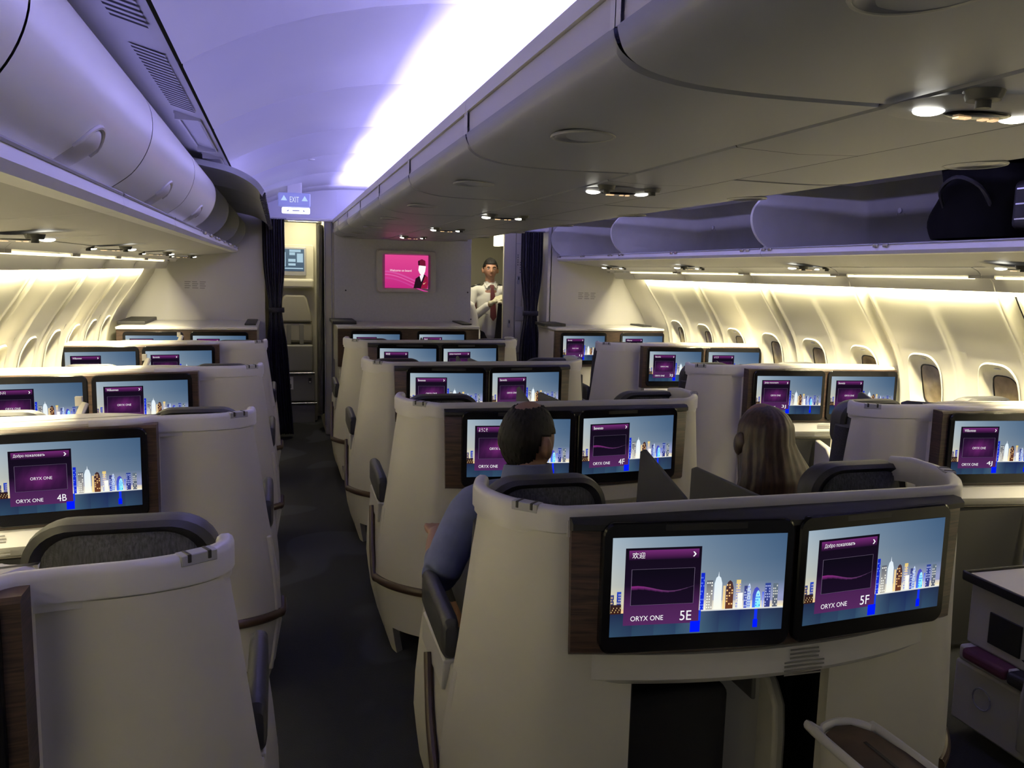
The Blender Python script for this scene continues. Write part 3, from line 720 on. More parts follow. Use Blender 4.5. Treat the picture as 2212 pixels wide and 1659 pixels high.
# centre bins
CL = [(.60, 2.235), (.53, 2.21), (.520, 2.203), (.517, 2.17)]
BAND = [(.523, 2.168), (.523, 2.113)]
CB = [(.517, 2.111), (.520, 2.090), (.535, 2.065), (.575, 2.045), (.66, 2.031), (.80, 2.026), (1.03, 2.028)]
CBs = [(p.x, p.z) for p in smoothpath([(x, 0, z) for x, z in CB], 4)]
CSEAM = [2.40+1.11*k for k in range(-3, 6)]
for side in ('left', 'right'):
    X = (lambda x: x) if side == 'left' else mir
    names = ['nearest', 'second', 'third', 'fourth', 'fifth', 'sixth', 'seventh', 'farthest']
    for k, y0 in enumerate(CSEAM):
        y1 = min(y0+1.106, YF-.01)
        if y0 > 8.5: continue
        vis = k-1
        if side == 'left':
            lab = {0: 'centre overhead bin behind the top edge of the photo', 1: 'nearest centre overhead bin, round latch cut off by the top edge', 2: 'second centre overhead bin with the largest whole round latch'}.get(k, '%s centre overhead bin from the camera along the left aisle' % ['third', 'fourth', 'fifth', 'sixth', 'seventh', 'eighth'][min(k-3, 5)])
            if k == 0: lab = 'centre overhead bin directly overhead at the top of the photo'
        else: lab = '%s centre overhead bin on the right aisle side, lower edge only' % (['first', 'second', 'third', 'fourth', 'fifth', 'sixth', 'seventh', 'eighth', 'ninth'][k])
        t = thing('overhead_bin', lab, 'overhead bin', (X(.8), (y0+y1)/2, 2.03), 0, 'centre overhead bins, %s side' % side)
        off = (-X(.8), -(y0+y1)/2, -2.03)
        m = MB()
        m.box(min(X(.515), X(.530)), max(X(.515), X(.530)), y0, y1, 2.170, 2.204, 0)
        m.box(min(X(.530), X(.66)), max(X(.530), X(.66)), y0, y1, 2.19, 2.200, 0)
        m.loft([[(X(x), y, z) for x, z in BAND] for y in (y0+.02, y1-.02)], 1, False, False, False)
        m.loft([[(X(x), y, z) for x, z in ((.517, 2.17), (.517, 2.11))] for y in (y0, y0+.02)], 0, False, False, False)
        m.loft([[(X(x), y, z) for x, z in ((.517, 2.17), (.517, 2.11))] for y in (y1-.02, y1)], 0, False, False, False)
        m.box(min(X(.524), X(.56)), max(X(.524), X(.56)), y0+.06, y1-.003, 2.104, 2.112, 2)
        m.loft([[(X(x), y, z) for x, z in ((.53, 2.09), (.62, 2.06), (1.03, 2.05))] for y in (y0-.01, y1)], 2, False, False, False)
        m.box(min(X(.60), X(1.03)), max(X(.60), X(1.03)), y0, y1, 2.17, 2.20, 0)
        obj('housing', m, [M_bin, M_rail, M_gap], t, loc=off)
        m = MB(); m.loft([[(X(x), y, z+dz) for x, z in CBs] for y, dz in ((y0+.006, .010), (y0+.012, 0), (y1-.012, 0), (y1-.006, .010))], 0, False, False)
        m.loft([[(X(.517), y, 2.111), (X(.545), y, 2.113)] for y in (y0+.004, y1-.004)], 0, False, False, False)
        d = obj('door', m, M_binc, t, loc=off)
        m = MB(); c = ((X(.665)), (y0+y1)/2-.02+(.07 if k == 1 else 0))
        def dish(u, v):
            a = 2*PI*u; r = .115*v; z = 2.0305-.003*math.exp(-((v-.93)/.06)**2)-.0+(.007*(1-(v/.9)**2) if v < .9 else 0)
            return (c[0]+r*.62*math.cos(a), c[1]+r*math.sin(a)*.72, z-.001)
        m.grid(dish, 32, 10, cu=True); m.tube([(c[0]+.070*math.cos(PI*i/16), c[1]+.080*math.sin(PI*i/16), 2.029-(.004 if 0 else 0)) for i in range(33)], .0035, 6, 1, caps=False)
        obj('latch', m, [mat('latch_grey', (.20, .20, .225), .3, metal=.4), M_trimg], d)

# the passenger service channel between the centre bins
t = thing('service_channel', 'long cream ceiling channel between the centre bins carrying the reading light units', 'ceiling panel', (1.21, 4, 2.03))
off = (-1.21, -4, -2.03)
k = 0; y = -.6
while y < YF-.1:
    y1 = min(y+.80, YF-.02)
    m = MB(); m.loft([[(x, yy, z) for x, z in ((1.037, 2.034), (1.043, 2.026), (1.21, 2.020), (1.377, 2.026), (1.383, 2.034))] for yy in (y+.002, y1-.002)], 0, False, False, False)
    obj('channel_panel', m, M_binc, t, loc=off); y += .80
m = MB(); m.box(1.035, 1.385, -.8, YF-.02, 2.042, 2.055); obj('backing', m, M_gap, t, loc=off)

def psu(x, y, z, side, label, grp):
    t = thing('reading_light_unit', label, 'reading light unit', (x, y, z), -PI/2, grp)
    def base():
        m = MB()
        def fn(u, v):
            a = 2*PI*u; return (.12*v*math.cos(a), .16*v*math.copysign(abs(math.sin(a))**.8, math.sin(a)), -.004-.010*(1-v*v))
        m.grid(fn, 32, 6, cu=True); return m
    part('psu_base', 'base', lambda m: m.__dict__.update(base().__dict__), M_binc, t)
    part('psu_panel', 'sign_panel', lambda m: (m.ell((0, 0, -.014), (.034, .066, .006)),), M_bezel, t)
    for k, yy in enumerate((-.040, -.025, .012, .034)):
        part('psu_ic%d' % (k % 2), 'sign_light', (lambda m: m.box(-.007, .007, -.006, .006, -.0220, -.0195)), M_amber if k < 2 else M_lamp, t, loc=(0, yy, 0))
    for s in (-1, 1):
        part('psu_lamp', 'lamp', lambda m: m.ell((0, 0, -.011), (.026, .026, .008)), M_lamp, t, loc=(-.012, s*.092, 0))
        part('psu_noz', 'air_nozzle', lambda m: (m.cyl((0, 0, -.004), (0, 0, -.02), .032, 16, r2=.026), m.cyl((0, 0, -.02), (0, 0, -.032), .012, 12)), M_nozzle, t, loc=(.098, s*.085, .006))
    return t
ordn = ['nearest', 'second', 'third', 'fourth', 'fifth', 'sixth']
for k in range(5):
    psu(1.17, 1.22+1.60*k, 2.024, 0, '%s reading light unit from the camera under the centre bins' % ordn[k], 'reading light units under the centre bins')
for side in ('left', 'right'):
    X = (lambda x: x) if side == 'left' else mir
    for k in range(5):
        psu(X(-.83), 1.45+1.61*k, 1.803, 0, '%s reading light unit from the camera under the %s bins' % (ordn[k], side), 'reading light units under the %s bins' % side)
for i, (px, py) in enumerate(((1.42, 1.04),)): pass
# spot lamps thrown by the reading lights
def spot(x, y, z, p):
    l = bpy.data.lights.new('reading_lamp', 'SPOT'); l.energy = p; l.spot_size = math.radians(70); l.spot_blend = .6; l.color = (1, .95, .82); l.shadow_soft_size = .03
    o = bpy.data.objects.new('reading_lamp', l); o.location = (x, y, z); COL.objects.link(o)
for k in range(5):
    spot(1.08, 1.21+1.6*k, 1.99, 1.2); spot(1.26, 1.21+1.6*k, 1.99, 1.2)

# ------------------------------------------------------------------ seat pods
HT = 1.150
def flare(z): return interp([(0, .035), (.12, .075), (.30, .105), (.46, .10), (.75, .055), (1.03, .018), (1.17, 0)], z)
# plan of a wing, from the panel edge outwards to the tip: (x distance from panel edge, y); shared by all pods
WPLAN = [(-.10, .075), (0, .085), (.04, .105), (.08, .145), (.115, .195), (.14, .25), (.152, .31), (.150, .36)]
WSM = [(p.x, p.y) for p in smoothpath([(x, y, 0) for x, y in WPLAN], 4)]
def wing(mb, ex, sg, wscale=1.0, plan=None, zbot=.13, inner=None, mi=0):
    """curved wing: starts at panel edge x=ex, runs outward (sign sg); inner = extra lower width toward the pod centre"""
    P = plan or WSM; n = len(P)-1; th = .035
    def q(i, z, o):
        x, y = P[i]; s = max(0, i/n); t0 = P[max(0, i-1)]; t1 = P[min(n, i+1)]
        dx, dy = t1[0]-t0[0], t1[1]-t0[1]; L = math.hypot(dx, dy); nx, ny = dy/L, -dx/L
        f = flare(z)*s**1.3
        drop = 0
        if z > 1.0: drop = .012*max(0, (s-.85)/.15)
        return (ex+sg*(x*wscale+f-nx*(-o)*1.0), y-ny*(-o) if False else y+abs(ny)*o, z-drop)
    zs = [zbot, .2, .3, .4, .5, .62, .75, .9, 1.0, 1.06, HT-.044]
    outer = [[q(i, z, 0) for i in range(n+1)] for z in zs]
    inn = [[(p[0]-sg*th*.7*(i/n), p[1]+th*(1-.7*i/n), p[2]) for i, p in enumerate(r)] for r in outer]
    rings = [o+i_[::-1] for o, i_ in zip(outer, inn)]
    mb.loft(rings, mi, True, True)
def wing_at(ex, sg, i, z, wscale=1.0, plan=None, out=0.0):
    P = plan or WSM; n = len(P)-1; i = max(0, min(n, i)); x, y = P[i]; s = i/n
    return Vector((ex+sg*(x*wscale+flare(z)*s**1.3+out*s), y-out*(1-s)*1.0, z))

def seat_parts(t, x, yb, tag_='', arm=0, up=0.0):
    """one seat facing forward: cushion, backrest, headrest with weave back"""
    def cush(m):
        m.ell((0, .62, .40), (.235, .33, .095), e=.45)
    def back(m):
        m.loft([[(px+0, .27+.02+(z-.4)*-.05+py, z) for px, py in rrect(0, .06, .46-.03*max(0, (z-.8)/.3), .13, .055)] for z in (.36, .5, .7, .9, 1.0, 1.04)])
    def head(m):      # rounded slab with a padded rim
        out = rrect(0, 0, .365, .26, .095, 8)
        for y, k in ((0, .90), (-.016, .96), (-.03, 1.0), (-.06, 1.0), (-.08, .95), (-.09, .86)):
            pass
        rings = []
        for y, k, dz in ((.0, .80, 0), (-.012, .90, 0), (.0, .985, 0), (.03, 1.0, 0), (.06, .985, 0), (.085, .93, 0), (.095, .80, 0)):
            rings.append([(px*k, .05+y+.10*(abs(px)/.18)**2*.25, 1.022+pz*k) for px, pz in out])
        m.loft(rings)
    def weave(m):
        out = rrect(0, 0, .365, .26, .095, 8); rings = []
        for k, dy in ((.80, .0), (.6, -.012), (.3, -.018), (.02, -.02)):
            rings.append([(px*k, .0485+dy+.025*(abs(px)/.18)**2*k, 1.022+pz*k) for px, pz in out])
        m.loft(rings, 0, True, True)
    part('seat_c', 'seat_cushion', cush, M_fabric, t, loc=(x, yb, 0))
    part('seat_b', 'backrest', back, M_fabric, t, loc=(x, yb, 0), bevel=.0)
    h = part('seat_h', 'headrest', head, M_leather, t, loc=(x, yb+.28, up)); h.scale = (1+up*2.5, 1, 1)
    part('seat_w', 'headrest_back', weave, M_weave, h)
def armrest(t, x, sg, y0=.55):
    def pad(m):
        m.loft([[(x*k, y, .765+z*k+dz) for x, z in rrect(0, 0, .046, .125, .022)] for y, k, dz in ((0, .7, -.006), (.012, .92, -.002), (.04, 1, 0), (.30, 1, .012), (.36, .92, .010), (.375, .7, .006))])
    part('arm_pad', 'armrest', pad, M_leather, t, loc=(x, y0-.17, -.035))
    part('arm_base', 'armrest_base', lambda m: m.loft([[(a, b, z-.03) for a, b in ((-.02, y_), (.02, y_), (.02, y_+.34), (-.02, y_+.34))] for z, y_ in ((.60, .03), (.70, .005))]), M_rail, t, bevel=.006, loc=(x, y0-.17, 0))
def bumper(t, key, ex, sg, plan=None):
    def b(m):
        n = len(plan or WSM)-1
        pts = [wing_at(ex, sg, i, .335, plan=plan, out=.006) for i in range(int(n*.30), n+1, 2)]
        e = wing_at(ex, sg, n, .35, plan=plan, out=.006)
        if key[0] == 's': m.tube(smoothpath(pts+[e+Vector((0, .05, .02))], 3), .014, 10, sz=1.35); return
        pts += [e+Vector((sg*.000, .06, .03)), e+Vector((-sg*.004, .13, .09)), e+Vector((-sg*.010, .19, .17)), e+Vector((-sg*.014, .23, .25))]
        m.tube(smoothpath(pts, 3), .014, 10, sz=1.35)
    part('bump'+key, 'bumper_rail', b, M_brown, t)
def side_skirt(t, key, ex, sg, plan=None):
    def b(m):   # lower body of the seat beside the aisle, under the armrest, and the foot
        n = len(plan or WSM)-1
        e = wing_at(ex, sg, n, .3, plan=plan)
        xs = lambda z: e.x-sg*.012-sg*(.105-flare(z))*.7
        zs = [.10, .2, .3, .42, .56, .66]
        rings = [[(xs(z), e.y-.03, z), (xs(z)+sg*.006, e.y+.2, z), (xs(z)+sg*.004, e.y+.46+.1*(.66-z), z), (xs(z)-sg*.04, e.y+.50+.1*(.66-z), z), (xs(z)-sg*.05, e.y-.03, z)] for z in zs]
        m.loft(rings, 0, True, True)
    part('skirt'+key, 'seat_side', b, M_shell, t, bevel=.006)
    def f(m):
        n = len(plan or WSM)-1
        for i0, i1 in ((int(n*.72), n),):
            rings = []
            for z in (0.0, .06, .14):
                o = [wing_at(ex, sg, i, z, plan=plan) for i in range(i0, i1+1)]
                k = .75+.25*z/.14
                c = o[len(o)//2]
                ring = [(c.x+(p.x-c.x)*k, c.y+(p.y-c.y)*k, z) for p in o]
                rings.append(ring+[(p[0]-sg*.03, p[1]+.025, z) for p in ring[::-1]])
            m.loft(rings, 0, True, True)
    part('foot'+key, 'foot', f, M_shell, t)
def rail_along(mb, pts, w=.018, h=.028):
    P = [Vector(p) for p in pts]; rings = []
    sec = [(-1, -1.5), (-.7, -1.5), (-.7, -2.1), (.7, -2.1), (.7, -1.5), (1, -1.5), (1, .1), (.82, .42), (.4, .62), (-.4, .62), (-.82, .42), (-1, .1)]
    for i, p in enumerate(P):
        t = P[min(i+1, len(P)-1)]-P[max(i-1, 0)]; t.z = 0; t.normalize(); a = Vector((t.y, -t.x, 0))
        rings.append([tuple(p+a*(w*q)+Vector((0, 0, h*r_))) for q, r_ in sec])
    mb.loft(rings, 0, True, True)
def handle_grip(t, pos, rz):
    part('grip', 'grip_latch', lambda m: (m.box(-.036, .036, -.0195, .012, -.018, .004, 0), m.box(-.024, -.016, -.0210, .010, -.012, .0055, 1), m.box(.016, .024, -.0210, .010, -.012, .0055, 1)), [M_trimg, M_blackp], t, bevel=.002, loc=tuple(pos), rot=(0, 0, rz))
def monitor(t, cx, cy, rz, greet, num, logo=True):
    def bez(m):
        m.loft([[(x, y, z) for x, z in rrect(0, 0, w, h, .03, 6)] for y, w, h in ((.03, .485, .325), (-.004, .485, .325), (-.008, .478, .318), (-.008, .455, .26))], 0, True, True)
    o = part('bezel', 'monitor', bez, M_bezel, t, loc=(cx, cy, .982), rot=(0, 0, rz))
    me = seat_picture(greet, num, logo); link('screen', me, o, (0, -.0095, .005))
def placard(t, loc, rz=0):
    def b(m):
        rnd = random.Random(3)
        for j in range(7):
            z = -.011*j; k = 3 if j % 3 else 2; x = -.055 if j > 2 else -.04
            m.box(x, -x+.01*rnd.random(), -.0012, 0, z, z+.004)
    part('plac', 'placard', b, M_ink, t, loc=loc, rot=(math.radians(0), 0, rz))

# ---- centre pod (two seats side by side)
PX = .54
def pod_front_y(x): return .065*(x/.54)**2*(1 if x < 0 else .8)   # face of the monitor panel
def centre_pod(base, label, scr, grp, extra=True):
    t = thing('seat_pod', label, 'seat unit', (CX, base, 0), 0, grp)
    for sg, nm in ((-1, 'l'), (1, 'r')):
        def w(m, sg=sg):
            plan = [(-.175 if sg < 0 else -.36, .075)]+WSM
            wing(m, sg*.555, sg, plan=plan)
        part('cw'+nm, 'wing_panel', w, M_shell, t)
        bumper(t, 'c'+nm, sg*.555, sg); side_skirt(t, 'c'+nm, sg*.555, sg); armrest(t, sg*.775, sg)
    def railb(m):
        n = len(WSM)-1
        L = [wing_at(-.555, -1, i, HT+.002)+Vector((0, .0165, 0)) for i in range(n, 3, -1)]
        R_ = [wing_at(.555, 1, i, HT+.002)+Vector((0, .0165, 0)) for i in range(4, n+1)]
        mid = [Vector((x, .097+.02*0, HT+.002)) for x in (-.45, -.3, -.15, 0, .15, .3, .45)]
        L[0] += Vector((.012, .03, .004)); R_[-1] += Vector((-.012, .03, .004))
        endl = [L[0]+Vector((.012, .03, -.003))]; endr = [R_[-1]+Vector((-.03, .055, -.006))]
        rail_along(m, smoothpath(endl+L+mid+R_+endr, 2))
        m.loft([[(x, y, z) for x, y, z in ((-.56, .08, z), (0, .078, z), (.56, .08, z), (.56, .10, z), (0, .10, z), (-.56, .10, z))] for z in (1.10, HT-.01)])
    part('crail', 'top_rail', railb, M_rail, t)
    for sg_, i_ in ((-1, 12), (1, 20)):
        a_, b_ = wing_at(.555*sg_, sg_, i_-1, 0), wing_at(.555*sg_, sg_, i_+1, 0); d_ = (b_-a_)*sg_
        handle_grip(t, wing_at(.555*sg_, sg_, i_, HT+.0165)+Vector((0, .0165, 0)), math.atan2(d_.y, d_.x))
    def wood(m):
        xs = [-.555+1.11*i/24 for i in range(25)]
        m.loft([[(x*(1-.012*(1.15-z)/.3), pod_front_y(x)+dy, z) for x in xs]+[(x*(1-.012*(1.15-z)/.3), .098, z) for x in xs[::-1]] for z, dy in ((.805, .012), (.815, .0), (1.13, .0), (1.143, .010))], 0, True, True)
    part('cwood', 'veneer_panel', wood, M_wood, t)
    def lip(m):
        xs = [-.555+1.11*i/24 for i in range(25)]
        m.loft([[(x, pod_front_y(x)-.012+o, z) for x in xs]+[(x, .09, z) for x in xs[::-1]] for z, o in ((1.118, .014), (1.124, 0), (1.138, .0), (1.148, .014))], 0, True, True)
    part('clip', 'panel_hood', lip, M_blackp, t)
    monitor(t, -.2465, .012, math.radians(-6.0), scr[0][0], scr[0][1], scr[0][2] if len(scr[0]) > 2 else True)
    monitor(t, .2505, .008, math.radians(4.5), scr[1][0], scr[1][1], scr[1][2] if len(scr[1]) > 2 else True)
    def shelf(m):
        xs = [-.50+1.0*i/20 for i in range(21)]
        m.loft([[(x*k, .075*(x/.5)**2+y, z) for x in xs]+[(x*k, .16, z) for x in xs[::-1]] for z, y, k in ((.712, .05, .97), (.717, .022, .99), (.735, .006, 1), (.80, .006, 1), (.806, .03, .99))], 0, True, True)
    part('cshelf', 'lower_shelf', shelf, M_rail, t)
    placard(t, (.06, .0035, .79))
    # footwells under the shelf
    def fw(m):
        m.box(-.38, .34, .80, .83, .06, .78, 0); m.box(-.39, .36, .08, .82, .715, .74, 0); m.box(-.39, -.37, .09, .82, .06, .74, 0); m.box(.33, .35, .09, .82, .06, .74, 0)
        m.box(-.52, .52, .10, .45, .02, .12, 0)
    part('cfw', 'footwell', fw, M_blackp, t)
    def ott(m): m.box(-.365, -.02, .20, .78, .12, .60); 
    part('cott', 'foot_cushion', ott, M_black, t, bevel=.03, seg=4)
    def dv(m):
        pr = [(.79, .10), (.79, .62), (.45, .62), (.33, .60), (.26, .565), (.22, .51), (.21, .42), (.21, .0), (.79, 0)]
        m.loft([[(x, y, z) for y, z in pr] for x in (.135, .175)], 0, True, True, False)
    part('cdv', 'footwell_divider', dv, M_shell, t, bevel=.012, seg=3)
    seat_parts(t, -.49, .10); seat_parts(t, .555, .10)
    # privacy divider plates standing between the seats
    def pv(m):
        a = [(.13, 1.155), (.50, 1.150), (.525, 1.14), (.535, .60), (.12, .60)]
        m.loft([[(x, y, z) for y, z in a] for x in (-.006, .006)], 0, True, True, False)
        b = [(.545, 1.04), (.86, 1.128), (.89, 1.115), (.93, .62), (.545, .62)]
        m.loft([[(x-.004, y, z) for y, z in b] for x in (-.006, .006)], 0, True, True, False)
    part('cpv', 'privacy_divider', pv, M_div, t, bevel=.004)
    def cons(m): m.box(-.16, .16, .30, 1.0, .10, .58); m.box(-.165, .165, .29, 1.01, .58, .60)
    part('ccons', 'centre_console', cons, M_shell, t, bevel=.012)
    def edge(m): m.box(-.17, .17, .285, 1.015, .603, .620)
    part('cedge', 'console_top', edge, M_wood, t, bevel=.006)
    return t

# ---- outboard pod: a wing on the aisle side and a slightly angled twin monitor panel toward the windows
SL = .128      # slope of the panel, nearer to the rows behind at the window end
def side_pod(side, base, label, scr, grp, wing_only=False):
    sg = 1 if side == 'left' else -1          # +1: aisle at +x
    X0 = -.435 if side == 'left' else mir(-.435)
    t = thing('seat_pod', label, 'seat unit', (X0, base, 0), 0, grp)
    K = 's'+side
    X = lambda d: -sg*d                        # d = distance toward the window
    plan = [(-.05, .080)]+[(x*2.1+.0, y) for x, y in [(p.x, p.y) for p in smoothpath([(0, .080, 0), (.03, .076, 0), (.065, .077, 0), (.10, .092, 0), (.128, .118, 0), (.146, .155, 0), (.152, .195, 0)], 4)]]
    def fw_plan():
        return plan
    def w(m): wing(m, 0, sg, plan=fw_plan())
    part(K+'w', 'wing_panel', w, M_shell, t)
    bumper(t, K, 0, sg, plan=plan); side_skirt(t, K, 0, sg, plan=plan); armrest(t, sg*.372, sg, .40)
    fy = lambda d: .0-SL*d
    def ledge(m):
        m.loft([[(X(.0), .10+a, z), (X(.03), .070+a, z), (X(.06), .035+a, z), (X(.12), fy(.12)+.02+a, z), (X(1.005), fy(1.005)+a, z), (X(1.005), fy(1.005)+b, z), (X(.20), fy(.2)+b, z), (X(.12), .16, z), (X(.05), .125, z), (X(0), .115, z)] for a, b, z in ((.03, .20, 1.130), (.018, .21, 1.140), (.018, .21, 1.158), (.03, .20, 1.168))], 0, True, True)
        m.loft([[(X(0), fy(0)+a, z), (X(1.04), fy(1.04)+a, z), (X(1.04), fy(1.04)+b, z), (X(0), fy(0)+b, z)] for a, b, z in ((.06, .10, .1), (.06, .10, 1.15))], 0, True, True)
    part(K+'l', 'ledge', ledge, M_ledge, t)
    def railb(m):
        n = len(plan)-1
        W_ = [wing_at(0, sg, i, HT+.002, plan=plan)+Vector((0, .0165, 0)) for i in range(2, n+1)]
        W_[-1] += Vector((-sg*.003, .004, .006)); W_[-2] += Vector((0, 0, .003))
        st = [Vector((X(.22), fy(.22)+.040, HT+.002)), Vector((X(.12), fy(.12)+.040, HT+.002)), Vector((X(.06), .048, HT+.002)), Vector((X(.025), .075, HT+.002))]
        rail_along(m, smoothpath(st+W_[6:], 2))
    part(K+'r', 'top_rail', railb, M_rail, t)
    n = len(plan)-1
    a_, b_ = wing_at(0, sg, int(n*.68)-1, 0, plan=plan), wing_at(0, sg, int(n*.68)+1, 0, plan=plan); d_ = (b_-a_)*sg
    handle_grip(t, wing_at(0, sg, int(n*.68), HT+.0165, plan=plan)+Vector((0, .0165, 0)), math.atan2(d_.y, d_.x))
    def wood(m):
        m.loft([[(X(d), fy(d)+a, z) for d in (.0, .12, .6, 1.012)]+[(X(d), fy(d)+.06, z) for d in (1.012, .6, .12, .0)] for z, a in ((.805, .012), (.815, 0), (1.14, 0), (1.150, .008))], 0, True, True)
    part(K+'wd', 'veneer_panel', wood, M_wood, t)
    rz = sg*math.atan(SL)
    da, db = (.270, .770)
    order = scr if side == 'left' else scr[::-1]     # scr given left-to-right in the photo
    for d, s_ in ((da, order[1] if side == 'left' else order[1]), (db, order[0] if side == 'left' else order[0])):
        monitor(t, X(d), fy(d)-.004, rz, s_[0], s_[1], s_[2] if len(s_) > 2 else True)
    def shelf(m):
        m.loft([[(X(d), fy(d)+a, z) for d in (.02, .5, 1.03)]+[(X(d), fy(d)+.10, z) for d in (1.03, .5, .02)] for z, a in ((.70, .04), (.712, .015), (.75, -.012), (.80, 0), (.806, .02))], 0, True, True)
    part(K+'sh', 'lower_shelf', shelf, M_rail, t)
    placard(t, (X(.52), fy(.52)-.008, .79), rz)
    def fwell(m):
        m.box(min(X(.03), X(1.0)), max(X(.03), X(1.0)), -.02, .055, .05, .69)
    part(K+'f', 'footwell', fwell, M_blackp, t)
    def fd(m):
        pr = [(.02, .08), (.02, .69), (-.10, .66), (-.17, .58), (-.19, .45), (-.19, 0), (.02, 0)]
        m.loft([[(x, y-.06, z) for y, z in pr] for x in (X(.49), X(.53))], 0, True, True, False)
    part(K+'fd', 'footwell_divider', fd, M_shell, t, bevel=.01)
    seat_parts(t, X(-.105), -.03, up=.034 if base == 1.525 else .004); seat_parts(t, X(.60), .0)
    def pv(m):
        a = [(.16, 1.15), (.52, 1.115), (.56, 1.10), (.56, .6), (.16, .6)]
        m.loft([[(X(.26)+x, y, z) for y, z in a] for x in (-.006, .006)], 0, True, True, False)
        b = [(.57, 1.02), (.86, 1.11), (.89, 1.10), (.93, .62), (.57, .62)]
        m.loft([[(X(.26)+x, y, z) for y, z in b] for x in (-.010, .002)], 0, True, True, False)
    if side == 'right': part(K+'pv', 'privacy_divider', pv, M_div, t, bevel=.004)
    def lampf(m):
        q = smoothpath([(0, 0, .95), (0, .0, 1.16), (sg*.004, .01, 1.19), (sg*.02, .03, 1.235)], 4)
        m.tube(q, .016, 10, sx=1.1, sz=.8); m.box(-.012, .012, .02, .04, 1.225, 1.26)
    if side == 'left': part(K+'lf', 'reading_lamp', lampf, M_ledge, t, bevel=.003, loc=(X(.30), .22, -.04))
    def cons(m): m.box(X(.25)-.10, X(.25)+.10, .30, 1.0, .10, .58)
    part(K+'cc', 'centre_console', cons, M_shell, t, bevel=.012)
    part(K+'ce', 'console_top', lambda m: m.box(X(.25)-.11, X(.25)+.11, .29, 1.01, .583, .60), M_wood, t, bevel=.006)
    return t

RU, WI, BV, BN, JA, ZH, KO = 'Добро пожаловать', 'Willkommen', 'Benvenuto', 'Bienvenido', 'ようこそ', '欢迎', '환영합니다'
GC, GL, GR = 'twin seat units in the middle column', 'twin seat units beside the left windows', 'twin seat units beside the right windows'
centre_pod(1.715, 'middle seat unit nearest the camera, its two monitors large and whole', [(ZH, '5E', False), (RU, '5F', False)], GC)
centre_pod(3.295, 'middle seat unit whose left monitor is partly hidden by the seated man', [(JA, '4E'), (BN if 0 else BV, '4F', False)], GC)
centre_pod(4.885, 'third middle seat unit from the camera, behind the one showing a Japanese greeting', [(BV, '3E'), (BN, '3F')], GC)
centre_pod(6.47, 'fourth middle seat unit from the camera, just before the front console', [(ZH, '2E'), (RU, '2F')], GC)
side_pod('left', 1.525, 'left seat unit in the bottom left corner, plain wing filling the foreground', [(WI, ''), (BV, '')], GL)
side_pod('left', 3.15, 'left seat unit with the whole Russian greeting monitor', [(WI, ''), (RU, '4B')], GL)
side_pod('left', 4.73, 'left seat unit with the Korean and German greeting monitors', [(KO, ''), (WI, '3B')], GL)
side_pod('left', 6.37, 'farthest left seat unit with a wing, before the front console', [(WI, ''), (BN, '2B')], GL)
R5 = side_pod('right', 1.42, 'right seat unit at the lower right edge, mostly outside the photo', [(WI, ''), (BV, '')], GR)
side_pod('right', 3.01, 'right seat unit with the German greeting monitor cut by the right edge', [(WI, '4J'), (BV, '4K')], GR)
side_pod('right', 4.62, 'right seat unit with two whole monitors, above the long-haired woman', [(RU, '3J'), (BN, '3K')], GR)
side_pod('right', 6.22, 'farthest right seat unit with a wing, before the front console', [(BN, '2J'), (JA, '2K')], GR)

# ---- front consoles against the bulkheads
def front_console(x0, x1, y, yw, label, scr, sxs):
    cx = (x0+x1)/2; t = thing('front_console', label, 'console', (cx, y, 0), 0, 'front row consoles with twin monitors')
    m = MB(); m.box(x0-cx, x1-cx, -.012, yw-y-.01, 1.16, 1.185); obj('top', m, M_rail, t, .006)
    m = MB(); m.box(x0-cx+.005, x1-cx-.005, 0, .05, .80, 1.158); obj('veneer_panel', m, M_wood, t, .004)
    m = MB(); m.box(x0-cx+(.13 if x0 < 0 else .02), x1-cx-(.14 if x1 > 3 else .02), .03, yw-y-.02, 0.02, .80); m.box(x0-cx+.01, x1-cx-.01, .05, yw-y-.02, .80, 1.158); obj('body', m, M_shell, t, .006)
    m = MB(); m.box(x0-cx-.03, x0-cx+.20, .25, yw-y-.012, 1.186, 1.215); obj('bracket', m, M_blackp, t, .004)
    m = MB(); m.box(x1-cx-.12, x1-cx-.02, .25, yw-y-.012, 1.186, 1.200); obj('bracket', m, M_blackp, t, .004)
    for (a, b), s_ in zip(sxs, scr): monitor(t, (a+b)/2-cx, -.004, 0, s_[0], s_[1])
front_console(.51, 1.88, 7.93, YF, 'front console of the middle column under the magenta monitor', [(WI, ''), (BV, '')], ((.66, 1.09), (1.29, 1.72)))
front_console(-1.36, -.20, 7.70, YF, 'front console on the left, beside the left curtain', [(WI, ''), (BV, '')], ((-1.28, -.84), (-.735, -.305)))
front_console(2.62, 3.80, 7.80, 8.40, 'front console on the right with the lit monitor beside the curtain', [(BN, '1J'), (WI, '')], ((2.70, 3.15), (3.34, 3.78)))

